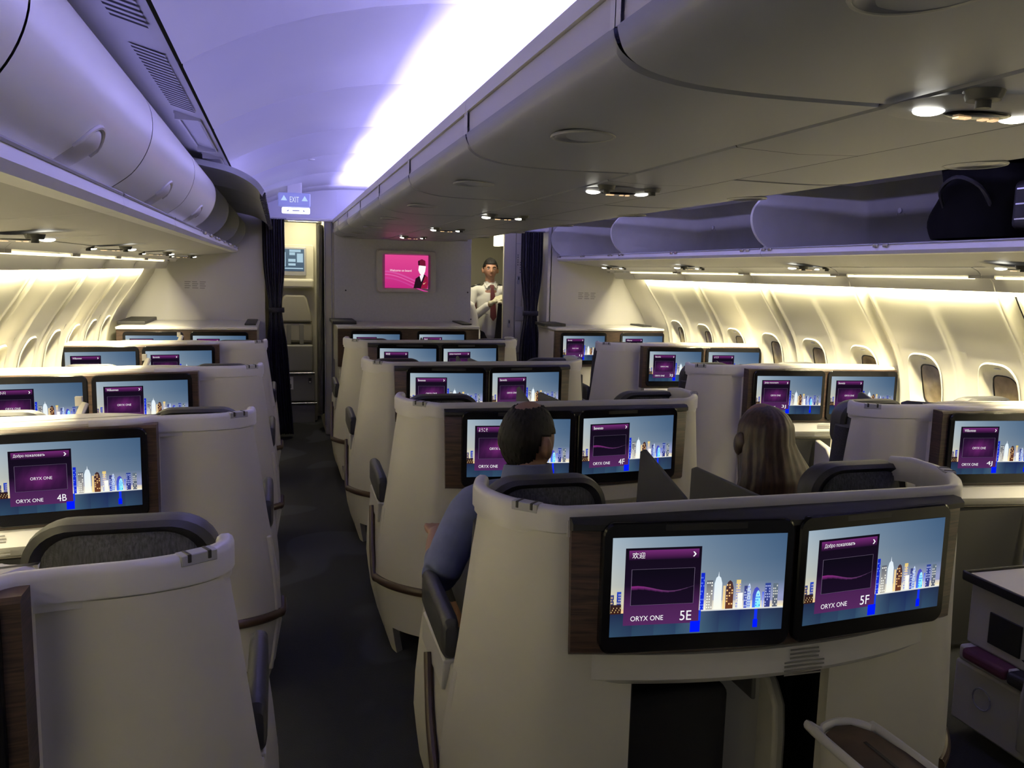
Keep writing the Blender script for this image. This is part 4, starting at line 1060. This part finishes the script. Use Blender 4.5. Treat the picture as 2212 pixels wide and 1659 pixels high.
# ------------------------------------------------------------------ people
def bake(o):
    dg = bpy.context.evaluated_depsgraph_get(); me = bpy.data.meshes.new_from_object(o.evaluated_get(dg))
    old = o.data; o.modifiers.clear(); o.data = me; return o
def limb(mb, ch, sm=3):
    """a closed tapering limb through the points (x, y, z, r[, r2]) with rounded ends"""
    P = []
    for p in ch: P.append((Vector(p[:3]), p[3], p[4] if len(p) > 4 else p[3]))
    pts = smoothpath([p[0] for p in P], sm); n = len(P)-1; rings = []
    ax = (P[-1][0]-P[0][0]).normalized(); ref = Vector((0, 0, 1)) if abs(ax.z) < .8 else Vector((0, 1, 0))
    N = 16
    for i, c in enumerate(pts):
        k = i/sm; j = min(int(k), n-1); f = k-j; f = f*f*(3-2*f) if n > 1 else f
        ra = P[j][1]*(1-f)+P[j+1][1]*f; rb = P[j][2]*(1-f)+P[j+1][2]*f
        t = (pts[min(i+1, len(pts)-1)]-pts[max(i-1, 0)]).normalized()
        a = t.cross(ref).normalized(); b_ = a.cross(t).normalized()
        R = lambda q, o: [tuple(c+o+a*math.cos(2*PI*m/N)*ra*q+b_*math.sin(2*PI*m/N)*rb*q) for m in range(N)]
        mr = min(ra, rb)
        if i == 0: rings += [R(.25, -t*mr*.75), R(.65, -t*mr*.58), R(.9, -t*mr*.3)]
        rings.append(R(1, Vector()))
        if i == len(pts)-1: rings += [R(.9, t*mr*.3), R(.65, t*mr*.58), R(.25, t*mr*.75)]
    mb.loft(rings, 0, True, True)
def skinned(name, chains, m, parent, voxel=None, extra=None, sub=2):
    mb = MB()
    for ch in chains: limb(mb, ch)
    me = mb.mesh(name, [m]); o = link(name, me, None)
    if extra:
        bm = bmesh.new(); bm.from_mesh(o.data)
        for e in extra: bm.from_mesh(e)
        bm.to_mesh(o.data); bm.free()
    r = o.modifiers.new('r', 'REMESH'); r.mode = 'VOXEL'; r.voxel_size = voxel or .006; r.use_smooth_shade = True
    q = o.modifiers.new('sm', 'SMOOTH'); q.iterations = 3; q.factor = .5
    bake(o)
    o.data.materials.clear(); o.data.materials.append(m)
    for p in o.data.polygons: p.use_smooth = True; p.material_index = 0
    o.parent = parent; return o
def head_pt(u, v, k=1.0):
    """head surface, centre at eye height; x right, y forward, z up"""
    a = 2*PI*u; b = PI*(v-.5); cx, sx = math.sin(a), math.cos(a)      # a=0 faces +y
    x = .076*cx*math.cos(b); y = .096*sx*math.cos(b); z = .118*math.sin(b)
    if z < 0:
        t = min(1, -z/.118); x *= 1-.30*t**1.6; y = y*(1-.10*t) + (.012*t if y > 0 else .030*t)
    y += .0*z; front = max(0, sx)
    if y > 0 and z > .02: y *= 1-.10*(z-.02)/.1
    g = lambda px, pz, sxx, szz: math.exp(-((x-px)/sxx)**2-((z-pz)/szz)**2)*(1 if y > 0 else 0)
    y += .022*g(0, -.030, .012, .016)+.012*g(0, -.008, .009, .022)       # nose
    y -= .010*g(.030, .004, .014, .010)+.010*g(-.030, .004, .014, .010)   # eye sockets
    y += .005*g(.028, .022, .020, .007)+.005*g(-.028, .022, .020, .007)
    y += .006*g(0, -.062, .020, .007)+.006*g(0, -.075, .016, .006)-.003*g(0, -.068, .022, .003)+.006*g(0, -.10, .020, .012)
    return (x*k, y*k, z*k)
def head_mesh(k=1.0):
    mb = MB(); mb.grid(lambda u, v: head_pt(u, v, k), 64, 48, cu=True)
    for sg in (-1, 1):
        def ear(u, v, sg=sg):
            a = 2*PI*u; b = PI*(v-.5)
            return (sg*(.080+.016*math.cos(b)*math.cos(a)-.25*(-.004+.019*math.cos(b)*math.sin(a)))*k, (-.006+.020*math.cos(b)*math.sin(a)-.006*math.sin(b))*k, (-.014+.034*math.sin(b))*k)
        mb.grid(ear, 16, 10, cu=True)
    return mb.mesh('h', [])
def xf(me, M):
    me.transform(M); return me
def hair_cap(name, m, parent, M, cond, k=1.07, puff=.004):
    mb = MB(); NU, NV = 72, 54
    pts = [[Vector(head_pt(i/NU, j/NV, 1.0)) for i in range(NU+1)] for j in range(NV+1)]
    vs = []; ids = {}
    for j in range(NV):
        for i in range(NU):
            c = (pts[j][i]+pts[j+1][i+1])/2
            if cond(c):
                f = []
                for jj, ii in ((j, i), (j, i+1), (j+1, i+1), (j+1, i)):
                    if (jj, ii % NU) not in ids:
                        ids[(jj, ii % NU)] = len(vs); p = pts[jj][ii % NU]; vs.append(tuple(p+p.normalized()*(puff+.0015*math.sin(ii*2.7+jj*.6))))
                    f.append(ids[(jj, ii % NU)])
                mb.f.append(tuple(f)); mb.mi.append(0); mb.sm.append(True)
    mb.v = vs; me = mb.mesh(name, [m]); me.transform(M)
    o = link(name, me, parent); s_ = o.modifiers.new('s', 'SOLIDIFY'); s_.thickness = .007; s_.offset = -.6; return o
def HM(x, y, z, yaw=0, pitch=0, roll=0, k=1.0):
    return Matrix.Translation((x, y, z)) @ Euler((pitch, roll, yaw), 'XYZ').to_matrix().to_4x4() @ Matrix.Scale(k, 4)
def hand_chains(w, d, up, k=1.0, curl=.6, thumb=1):
    """palm and five curling fingers from wrist w along d; up = back of the hand"""
    w = Vector(w); d = Vector(d).normalized(); up = Vector(up).normalized(); s_ = d.cross(up).normalized()*thumb
    ch = []
    root = (w.x, w.y, w.z, .022*k, .018*k)
    for i, (off, L) in enumerate(((-.030, .062), (-.010, .074), (.010, .080), (.030, .072))):
        p = w+d*.045*k+s_*off*.8*k; kn = w+d*.085*k+s_*off*k+up*.004*k
        ch.append([root, (*p, .013*k, .011*k), (*kn, .0095*k)])
        dd = d.copy(); q = kn
        for seg in range(3):
            dd = (dd-up*curl*.62).normalized(); q = q+dd*(L*(.42, .32, .26)[seg])*k
            ch[-1].append((*q, (.0085, .008, .007)[seg]*k))
    a = w+d*.025*k+s_*.022*k; b = a+(d*.5+s_*.8-up*.3).normalized()*.032*k; c = b+(d*.85+s_*.25-up*.5).normalized()*.028*k; e = c+(d-up*.6).normalized()*.022*k
    ch.append([root, (*a, .013*k), (*b, .0115*k), (*c, .0095*k), (*e, .008*k)])
    return ch

# --- the seated man in the blue shirt
t = thing('person', 'person in a blue shirt seated in the middle column, balding head turned to the right', 'person', (.78, 2.62, 0))
O = Vector((.78, 2.62, 0))
def rel(ch): return [tuple([p[0]-O.x, p[1]-O.y, p[2]]+list(p[3:])) for p in ch]
HY = math.radians(-52)
hm = xf(head_mesh(), HM(.012, .0, 1.163, HY, math.radians(-8), 0, 1.12))
LW = (.52, 2.80, .80); RW = (1.00, 2.86, .66)
body = [rel([(.78, 2.62, .55, .13, .10), (.78, 2.60, .75, .13, .10), (.78, 2.57, .93, .13, .09), (.785, 2.575, 1.03, .06), (.788, 2.60, 1.09, .056), (.79, 2.62, 1.15, .05)]),
        rel([(.70, 2.56, .955, .06), (.59, 2.54, .95, .055), (.475, 2.47, .79, .045), (.49, 2.64, .79, .036), (*LW, .028)]),
        rel([(.86, 2.58, .955, .06), (.96, 2.60, .94, .055), (1.04, 2.62, .74, .045), (1.03, 2.74, .68, .036), (*RW, .028)]),
        rel([(.72, 2.60, .55, .09), (.70, 2.72, .53, .085), (.68, 3.05, .54, .065), (.68, 3.08, .16, .045), (.68, 3.18, .06, .035)]),
        rel([(.84, 2.60, .55, .09), (.86, 2.72, .53, .085), (.88, 3.05, .54, .065), (.88, 3.08, .16, .045), (.88, 3.18, .06, .035)])]
body += [rel(c) for c in hand_chains(LW, (.15, 1, -.05), (0, 0, 1), 1.05, .35, 1)]+[rel(c) for c in hand_chains(RW, (-.3, 1, 0), (0, 0, 1), 1.05, .4, -1)]
skinned('body', body, M_skin, t, voxel=.007, extra=[hm], sub=1)
shirt = [rel([(.78, 2.62, .52, .155, .12), (.78, 2.60, .72, .155, .12), (.78, 2.565, .90, .155, .105), (.78, 2.565, .985, .11, .07), (.785, 2.575, 1.03, .066)]),
         rel([(.70, 2.56, .975, .075), (.60, 2.54, .965, .074), (.535, 2.51, .885, .068), (.475, 2.46, .785, .062), (.480, 2.50, .775, .055), (.488, 2.58, .79, .048)]),
         rel([(.86, 2.575, .975, .075), (.96, 2.60, .965, .074), (1.01, 2.61, .87, .064), (1.045, 2.62, .75, .057), (1.04, 2.68, .70, .050)])]
skinned('shirt', shirt, M_shirtb, t, voxel=.009, sub=2)
m = MB()
m.loft([[(.005+r*math.cos(2*PI*k/28)*1.0, -.04+r*.92*math.sin(2*PI*k/28), z+.012*math.sin(2*PI*k/28+PI)) for k in range(28)] for z, r in ((1.015, .080), (1.05, .078), (1.092, .074), (1.089, .080), (1.05, .088), (1.012, .098))], 0, True, False)
obj('collar', m, M_shirtb, t)
tr = [rel([(.72, 2.62, .56, .10), (.70, 2.74, .54, .10), (.68, 3.06, .55, .08), (.68, 3.09, .20, .06)]), rel([(.84, 2.62, .56, .10), (.86, 2.74, .54, .10), (.88, 3.06, .55, .08), (.88, 3.09, .20, .06)])]
skinned('trousers', tr, M_black, t, voxel=.012)
def baldcond(c):
    crown = (c.x/.040)**2+((c.y+.015)/.055)**2+((c.z-.112)/.040)**2
    if crown < 1: return False
    if c.y > .055 and c.z > -.0: return c.z > .02 and abs(c.x) > .045 and False
    if abs(c.x) > .055 and -.035 < c.y < .03 and c.z < .022: return False
    if c.z < -.075: return False
    if c.y > .012 and c.z < .025: return False
    return c.z > -.045 or c.y < -.035
hair_cap('hair', M_hair, t, HM(.012, .0, 1.163, HY, math.radians(-8), 0, 1.12), baldcond, puff=.003)

# --- the woman with long brown hair
t = thing('person', 'person with long loose brown hair seen from behind, seated in the middle column', 'person', (1.725, 2.64, 0))
O = Vector((1.70, 2.64, 0))
hm = xf(head_mesh(), HM(-.005, .03, 1.145, math.radians(14), math.radians(-6), 0, 1.0))
LW = (1.56, 2.86, .66); RW = (1.84, 2.86, .66)
body = [rel([(1.70, 2.64, .55, .13, .10), (1.70, 2.62, .75, .11, .09), (1.70, 2.60, .89, .11, .08), (1.70, 2.61, .98, .05), (1.695, 2.65, 1.10, .045)])]
for sx_, Wp in ((-1, LW), (1, RW)):
    body.append(rel([(1.70+sx_*.07, 2.60, .89, .05), (1.70+sx_*.155, 2.60, .89, .045), (1.70+sx_*.20, 2.64, .68, .036), (*Wp, .024)]))
    body.append(rel([(1.70+sx_*.06, 2.62, .55, .085), (1.70+sx_*.08, 2.74, .53, .08), (1.70+sx_*.09, 3.05, .54, .06), (1.70+sx_*.09, 3.08, .14, .04), (1.70+sx_*.09, 3.18, .06, .033)]))
    body += [rel(c) for c in hand_chains(Wp, (-sx_*.3, 1, 0), (0, 0, 1), .95, .4, -sx_)]
skinned('body', body, M_skin, t, voxel=.008, extra=[hm], sub=1)
top = [rel([(1.70, 2.64, .52, .14, .115), (1.70, 2.62, .74, .125, .10), (1.70, 2.60, .89, .125, .09), (1.70, 2.61, .96, .07)])]
for sx_ in (-1, 1): top.append(rel([(1.70+sx_*.06, 2.60, .89, .065), (1.70+sx_*.15, 2.60, .895, .058), (1.70+sx_*.20, 2.63, .70, .048), (1.70+sx_*.165, 2.75, .67, .042)]))
skinned('top', top, M_black, t, voxel=.010)
def locks(u, v):
    a = 2*PI*u; z = 1.258-.44*v
    w = interp([(0, .012), (.03, .052), (.08, .078), (.16, .098), (.30, .104), (.45, .126), (.65, .160), (.85, .185), (1, .180)], v)
    d = interp([(0, .012), (.03, .055), (.08, .082), (.16, .100), (.30, .102), (.45, .088), (.7, .070), (1, .055)], v)
    wav = 1+.028*math.sin(9*a+6*v)*min(1, v*3)+.015*math.sin(23*a+4*v)
    cx = interp([(0, 0), (.3, .0), (.6, .022), (1, .040)], v); cy = interp([(0, .02), (.3, .01), (.6, -.045), (1, -.06)], v)
    return (cx+w*wav*math.cos(a), cy+d*wav*math.sin(a), z)
m = MB(); m.grid(locks, 96, 40, cu=True); obj('hair', m, M_hairb, t)
m = MB(); m.ell((-.098, .02, 1.115), (.022, .035, .045)); obj('side_lock', m, M_hairb, t)

# --- crew in the forward doorway
def standing(label, x, y, top, face_yaw, arms, shirt_m, trs_m, skin_m, hairc=None, k=1.0, name='person', lean=0):
    t = thing(name, label, 'person', (x, y, 0))
    S = top/1.80
    hz = top-.118*S*1.02
    hm = xf(head_mesh(), HM(0+lean*.3, -.02, hz, face_yaw+PI, 0, 0, S*1.0))
    sh = 1.44*S; hp = .95*S
    P = lambda px, py, pz, *r: (px*S+lean*max(0, (pz-.9)), py*S, pz*S, *[q*S for q in r])
    body = [[P(0, 0, .95, .13, .10), P(0, 0, 1.15, .12, .09), P(0, 0, 1.40, .13, .09), P(0, 0, 1.50, .055), P(0, -.01, 1.60, .05)]]
    shirt = [[P(0, 0, .96, .145, .11), P(0, 0, 1.12, .135, .105), P(0, 0, 1.36, .150, .10), P(0, 0, 1.465, .10, .07), P(0, 0, 1.52, .062)]]
    trs = []
    for i, sg in enumerate((-1, 1)):
        e, w, hd, up = arms[i]
        sp = P(sg*.185, 0, 1.43, .05)
        body.append([P(sg*.08, 0, 1.42, .055), sp, P(*e, .04), P(*w, .026)])
        E_ = Vector(e); W_ = Vector(w); c = E_*.25+W_*.75
        shirt.append([P(sg*.08, 0, 1.42, .07), P(sg*.185, 0, 1.43, .062), P(*e, .056), P(*c, .044)])
        Wv = P(*w)[:3]
        body += hand_chains(Wv, hd, up, S, .8, sg)
        body.append([P(sg*.06, 0, .95, .085), P(sg*.09, 0, .88, .08), P(sg*.10, -.01, .50, .055), P(sg*.10, .02, .09, .04), P(sg*.10, -.09, .05, .035)])
        trs.append([P(sg*.05, 0, .97, .10), P(sg*.09, 0, .87, .098), P(sg*.10, -.01, .50, .078), P(sg*.10, .01, .10, .065)])
    skinned('body', body, skin_m, t, voxel=.008, extra=[hm], sub=1)
    skinned('shirt', shirt, shirt_m, t, voxel=.010)
    skinned('trousers', trs, trs_m, t, voxel=.014)
    for sg in (-1, 1):
        sh_ = MB(); sh_.ell((sg*.10*S, -.05, .035), (.045, .13, .035)); obj('shoe', sh_, M_blackp, t)
    if hairc is not None: hair_cap('hair', M_hair, t, HM(lean*.3, -.02, hz, face_yaw+PI, 0, 0, S), hairc, puff=.007)
    # eyes and brows
    R_ = HM(lean*.3, -.02, hz, face_yaw+PI, 0, 0, S)
    m = MB()
    for sg in (-1, 1): m.ell((sg*.030, .079, .004), (.013, .008, .0065), 0, 12, 8); m.ell((sg*.030, .0855, .004), (.0055, .003, .0055), 1, 10, 8)
    me = m.mesh('eyes', [M_label, M_blackp]); me.transform(R_); link('eyes', me, t)
    m = MB()
    for sg in (-1, 1): m.tube([(sg*.014, .091, .021), (sg*.030, .092, .026), (sg*.047, .083, .021)], .0035, 6)
    me = m.mesh('eyebrows', [M_hair]); me.transform(R_); link('eyebrows', me, t)
    m = MB(); m.tube([(-.018, .090, -.067), (0, .096, -.065), (.018, .090, -.067)], [.002, .0042, .002], 6)
    me = m.mesh('lips', [mat('lips', (.30, .10, .08), .5)]); me.transform(R_); link('lips', me, t)
    return t, S, R_
manhair = lambda c: (c.z > .050) or (c.z > -.03 and c.y < .018 and not (abs(c.x) > .06 and c.z < .0 and c.y > -.035)) or (c.z > .03 and c.y < .055 and abs(c.x) > .055)
arms = (((-.235, -.07, 1.15), (-.02, -.27, 1.33), (.75, -.35, .45), (0, -.6, .8)), ((.25, -.05, 1.13), (.13, -.27, 1.27), (-.5, -.4, .6), (.2, -.6, .7)))
t, S, R_ = standing('person in a white uniform shirt and maroon tie facing the camera in the doorway', 2.33, 9.36, 1.88, math.radians(-6), arms, M_shirtw, M_black, M_skin2, manhair)
def add(name, build, m, par=t, bevel=0):
    mb = MB(); build(mb); return obj(name, mb, m, par, bevel)
add('tie', lambda m: m.loft([[(cx-w, y, z), (cx+w, y, z), (cx+w, y-.012, z), (cx-w, y-.012, z)] for z, w, y, cx in ((1.12*S, .004, -.150, .012), (1.16*S, .036, -.150, .012), (1.38*S, .028, -.132, .006), (1.47*S, .017, -.108, .004), (1.475*S, .024, -.106, .003), (1.505*S, .024, -.096, .002), (1.51*S, .015, -.09, .002))], 0, True, True), M_tie)
for sg in (-1, 1):
    add('epaulette', lambda m: m.loft([[(sg*x, y, z) for y, z in ((-.03, zz), (.03, zz), (.03, zz+.008), (-.03, zz+.008))] for x, zz in ((.11*S, 1.510*S), (.205*S, 1.482*S))], 0, True, True), M_black)
    add('collar', lambda m: m.loft([[(sg*.008, -.088, 1.525*S), (sg*.05, -.075, 1.55*S), (sg*.075, -.04, 1.535*S), (sg*.055, -.085, 1.47*S)], [(sg*.008, -.093, 1.525*S), (sg*.05, -.082, 1.55*S), (sg*.080, -.044, 1.53*S), (sg*.058, -.094, 1.47*S)]], 0, True, True), M_shirtw)
for i in range(2):
    e, w, hd, up = arms[i]; Wv = Vector(w)*S
    ch = hand_chains(Wv, hd, up, S*1.08, .8, (-1, 1)[i]); ch = [[tuple(list(p[:3])+[q*1.22 for q in p[3:]]) for p in c] for c in ch]
    b = Wv-Vector(hd).normalized()*.04; ch.append([(b.x, b.y, b.z, .034), (Wv.x, Wv.y, Wv.z, .027, .022)])
    skinned('glove', ch, M_glove, t, voxel=.006, sub=1)
add('breast_pocket', lambda m: m.box(-.115, -.045, -.150, -.128, 1.19*S, 1.29*S), M_shirtw, bevel=.004)
tt = thing('jacket', 'dark coat hanging in front of the crew member with the maroon tie', 'jacket', (2.405, 9.16, 0))
m = MB(); m.grid(lambda u, v: (.02+.075*math.cos(2*PI*u)*(.6+.5*v)+.006*math.sin(14*u*PI), .05*math.sin(2*PI*u)*(.7+.4*v)-.02, 1.36-.42*v+.012*math.sin(9*u)), 36, 14, cu=True); m.ell((.02, -.02, 1.36), (.05, .04, .02)); obj('cloth', m, M_black, tt)

arms2 = (((-.25, .05, 1.12), (-.14, -.20, 1.02), (.4, -.8, 0), (0, 0, 1)), ((.24, -.02, 1.10), (.17, -.24, 1.00), (.9, -.3, .1), (0, -.5, .9)))
t, S, R_ = standing('person in a white shirt with a name badge, mostly hidden behind the grey bulkhead', 1.895, 9.08, 1.69, math.radians(10), arms2, M_shirtw, M_black, M_skin2, manhair, lean=-.06)
mb = MB(); mb.box(.085, .135, -.125, -.115, 1.27*S, 1.283*S); obj('name_badge', mb, M_blackp, t)
arms3 = (((-.23, .0, 1.12), (-.16, -.18, 1.05), (.3, -.9, 0), (0, 0, 1)), ((.23, 0, 1.12), (.16, -.18, 1.05), (-.3, -.9, 0), (0, 0, 1)))
t, S, R_ = standing('person with a pink topped dark hat, face half hidden by the bulkhead edge', 2.13, 9.95, 1.665, math.radians(4), arms3, M_tie, M_tie, M_skin, lambda c: c.z > .05 or c.y < .0, )
def hat(m):
    def f(u, v): a = 2*PI*u; return (.078*(1-.10*v)*math.cos(a), .088*(1-.10*v)*math.sin(a), .045+.085*v+.02*v*math.sin(a))
    m.grid(f, 32, 4, 0, cu=True); m.add([f(k/32, 1) for k in range(32)], [tuple(range(32))], 1, False)
    m.grid(lambda u, v: (lambda p, q: (p[0]*1.015, p[1]*1.015, p[2]))(f(u, .62+.40*v), 0), 32, 2, 1, cu=True)
mb = MB(); hat(mb); me = mb.mesh('hat', [M_tie, M_pink]); me.transform(R_); link('hat', me, t)

# ------------------------------------------------------------------ galleys seen through the doorways
t = thing('crew_jumpseat', 'cream crew jump seat station with a lit touch panel beyond the left doorway', 'jump seat', (.19, 9.50, 0))
add2 = lambda n, b, m, bev=.0, par=None, seg=2: (lambda mb: (b(mb), obj(n, mb, m, par or t, bev, seg=seg))[1])(MB())
add2('cabinet', lambda m: m.box(-.30, .20, .03, .30, 0, 2.22), M_galleyw, .006)
add2('control_housing', lambda m: m.loft([[(x, y, z) for x, z in rrect(-.04, 1.74, .42*k, .46*k, .03)] for y, k in ((.03, 1), (-.02, 1), (-.03, .97))], 0, True, True), M_galleyw)
add2('control_shelf', lambda m: m.box(-.25, .17, -.10, .03, 1.49, 1.60), M_galleyw, .03, seg=4)
fr = add2('touch_panel', lambda m: m.box(-.20, .085, -.05, -.03, 1.63, 1.94), M_trimg, .006)
p = Pic(.24, .24); p.rect(0, 0, 1, 1, (74, 92, 110), (96, 116, 132), 0)
for a in ((.10, .10, .95, .15), (.30, .25, .62, .35), (.30, .42, .62, .55), (.68, .40, .95, .80), (.35, .72, .60, .84), (.35, .86, .85, .97), (.12, .20, .18, .85)): p.rect(a[0], a[1], a[2], a[3], (176, 205, 220), None, 2)
link('screen', p.mesh('screen'), fr, (-.055, -.0515, 1.80))
def hr(m):
    m.loft([[(-.04+x*k, y, 1.27+z*k) for x, z in [(-.185, -.15), (.185, -.15), (.175, -.06), (.13, .12), (.10, .155), (-.10, .155), (-.13, .12), (-.175, -.06)]] for y, k in ((.03, .98), (-.05, 1), (-.075, .93))], 0, True, True)
add2('headrest', hr, M_pad, .012, seg=3)
add2('back_cushion', lambda m: m.box(-.22, .15, -.06, .03, .90, 1.11), M_pad, .025, seg=3)
for x in (-.105, .03): add2('harness_strap', lambda m: m.box(x-.022, x+.022, -.07, -.058, .88, 1.10), M_galley, .003)
add2('folded_seat', lambda m: m.box(-.225, .155, -.10, .03, .575, .875), M_galley, .02, seg=3)
add2('silver_strip', lambda m: m.box(-.235, .17, -.105, .03, .55, .568), M_chrome, .003)
lb = add2('stowage_box', lambda m: m.box(-.235, .17, -.09, .03, .245, .54), M_galley, .008)
for x in (-.19, .115): add2('latch', lambda m: (m.box(x-.016, x+.016, -.096, -.088, .45, .505, 0), m.box(x-.010, x+.010, -.099, -.095, .455, .470, 1)), [M_blackp, M_label], 0, lb)
add2('placard', lambda m: (m.box(-.145, -.065, -.094, -.088, .38, .52, 0), m.box(-.125, -.085, -.0955, -.093, .395, .44, 1), m.box(-.11, -.10, -.0955, -.093, .455, .505, 1), m.box(-.115, -.095, -.0955, -.093, .485, .497, 1)), [M_label, M_ink], 0, lb)
add2('base_strip', lambda m: m.box(-.235, .19, -.095, .03, .21, .228), M_chrome, .003)
add2('kick_plate', lambda m: m.box(-.235, .17, -.08, .03, .0, .20), M_galley, .003)
t = thing('galley_drape', 'folded grey drape gathered against the left doorway wall', 'curtain', (.405, 9.0, 0))
m = MB(); m.grid(lambda u, v: (.026*math.cos(2*PI*u)+.010*math.sin(2*PI*u*5+v*9), .12*math.sin(2*PI*u), 2.16-1.98*v), 48, 30, cu=True); obj('cloth', m, M_curtg, t)
m = MB(); m.tube([(-.38, .02, 2.19), (.02, .02, 2.19)], .008); obj('rail', m, M_chrome, t)
gl = MB(); gl.box(-.30, -.18, YF+.05, 10.2, 0, 2.3); gl.box(-.30, .45, 9.84, 9.9, 0, 2.3); struct('wall_galley_left', gl, M_galleyw)
gl = MB(); gl.box(-.30, .45, YF+.05, 9.9, 2.32, 2.36); struct('ceiling_galley_left', gl, M_galleyw)
gl = MB(); gl.box(1.2, 3.0, 10.6, 10.65, 0, 2.4); gl.box(1.2, 1.25, YF+.07, 10.6, 0, 2.4); gl.box(2.95, 3.0, YF+.2, 10.6, 0, 2.4); struct('wall_galley_right', gl, M_galleyw)
gl = MB()
gl.loft([[(x, y, z) for x, z in ((1.2, 2.40), (2.15, 2.40), (2.6, 2.28), (2.78, 2.05), (2.9, 1.7))] for y in (YF+.06, 9.6)], 0, False, False, False)
gl.loft([[(x, y, z) for x, z in ((1.2, 2.40), (2.15, 2.40), (2.6, 2.28), (2.78, 2.05), (2.9, 1.7))] for y in (9.615, 10.6)], 0, False, False, False)
gl.box(2.30, 2.32, YF+.1, 10.55, 2.28, 2.36, 1)
struct('ceiling_galley_right', gl, [M_galleyw, M_gap])
m = MB(); m.box(2.40, 2.47, 9.1, 9.5, 2.02, 2.14); tag(obj('galley_lamp', m, mat('lamp_cream', (1, 1, 1), .5, emit=((1, .93, .62), 3.0)), None, .01), 'bright cream light box at the top of the right doorway', 'lamp')

# ------------------------------------------------------------------ foreground pieces around the camera row
t = thing('console_armrest', 'silver rimmed centre armrest with dark wood top at the bottom of the photo', 'armrest', (1.37, 1.40, 0))
pl = [(.0, .30), (.03, .29)]
out = [(-.075, -.95), (-.085, .20), (-.07, .27), (-.02, .295), (.03, .29), (.065, .25), (.085, .15), (.10, -.95)]
m = MB(); m.loft([[(x*k, y*k if y > 0 else y, z) for x, y in out] for z, k in ((0, .92), (.50, .97), (.575, 1))], 0, True, True); obj('body', m, M_shell, t)
m = MB(); m.tube(smoothpath([(x, y, .590) for x, y in out], 5), .0095, 10, sz=1.5); obj('rim', m, M_rail, t)
m = MB(); m.loft([[(x*.9, y-.012, z) for x, y in out] for z in (.575, .592)], 0, True, True, False); obj('top_panel', m, M_wood, t)
m = MB(); m.box(.002, .010, -.94, .20, .592, .5945); obj('slot', m, M_gap, t)

o0 = Vector((2.62, 2.0, 0))-Vector(R5.location); o0 = tuple(o0)
m = MB(); m.box(-.10, .20, -.40, .44, .36, .61); m.box(-.14, .20, -.40, .44, .06, .30); m.box(-.139, .18, -.35, .43, .30, .36); sc = obj('side_console', m, M_shell, R5, .01, loc=o0)
m = MB(); m.box(-.12, .22, -.42, .455, .612, .628); obj('console_top', m, M_ledge, sc, .005)
m = MB(); m.box(-.125, -.112, -.42, .46, .600, .636); m.box(-.12, .22, .455, .468, .600, .636); obj('edge_strip', m, M_blackp, sc, .004)
m = MB(); m.box(-.16, .02, -.42, .20, .315, .365); obj('padded_edge', m, M_leather, sc, .015, seg=3)
m = MB(); m.box(-.16, .02, .205, .40, .318, .362); obj('padded_edge', m, M_magenta, sc, .015, seg=3)
m = MB(); m.box(-.106, -.098, .20, .34, .40, .52); obj('stowage_opening', m, M_blackp, sc, .003)
m = MB(); m.tube([(-.146, .30+.04*math.cos(a*PI/8), .20+.04*math.sin(a*PI/8)) for a in range(17)], .003, 6); obj('round_latch', m, M_trimg, sc)
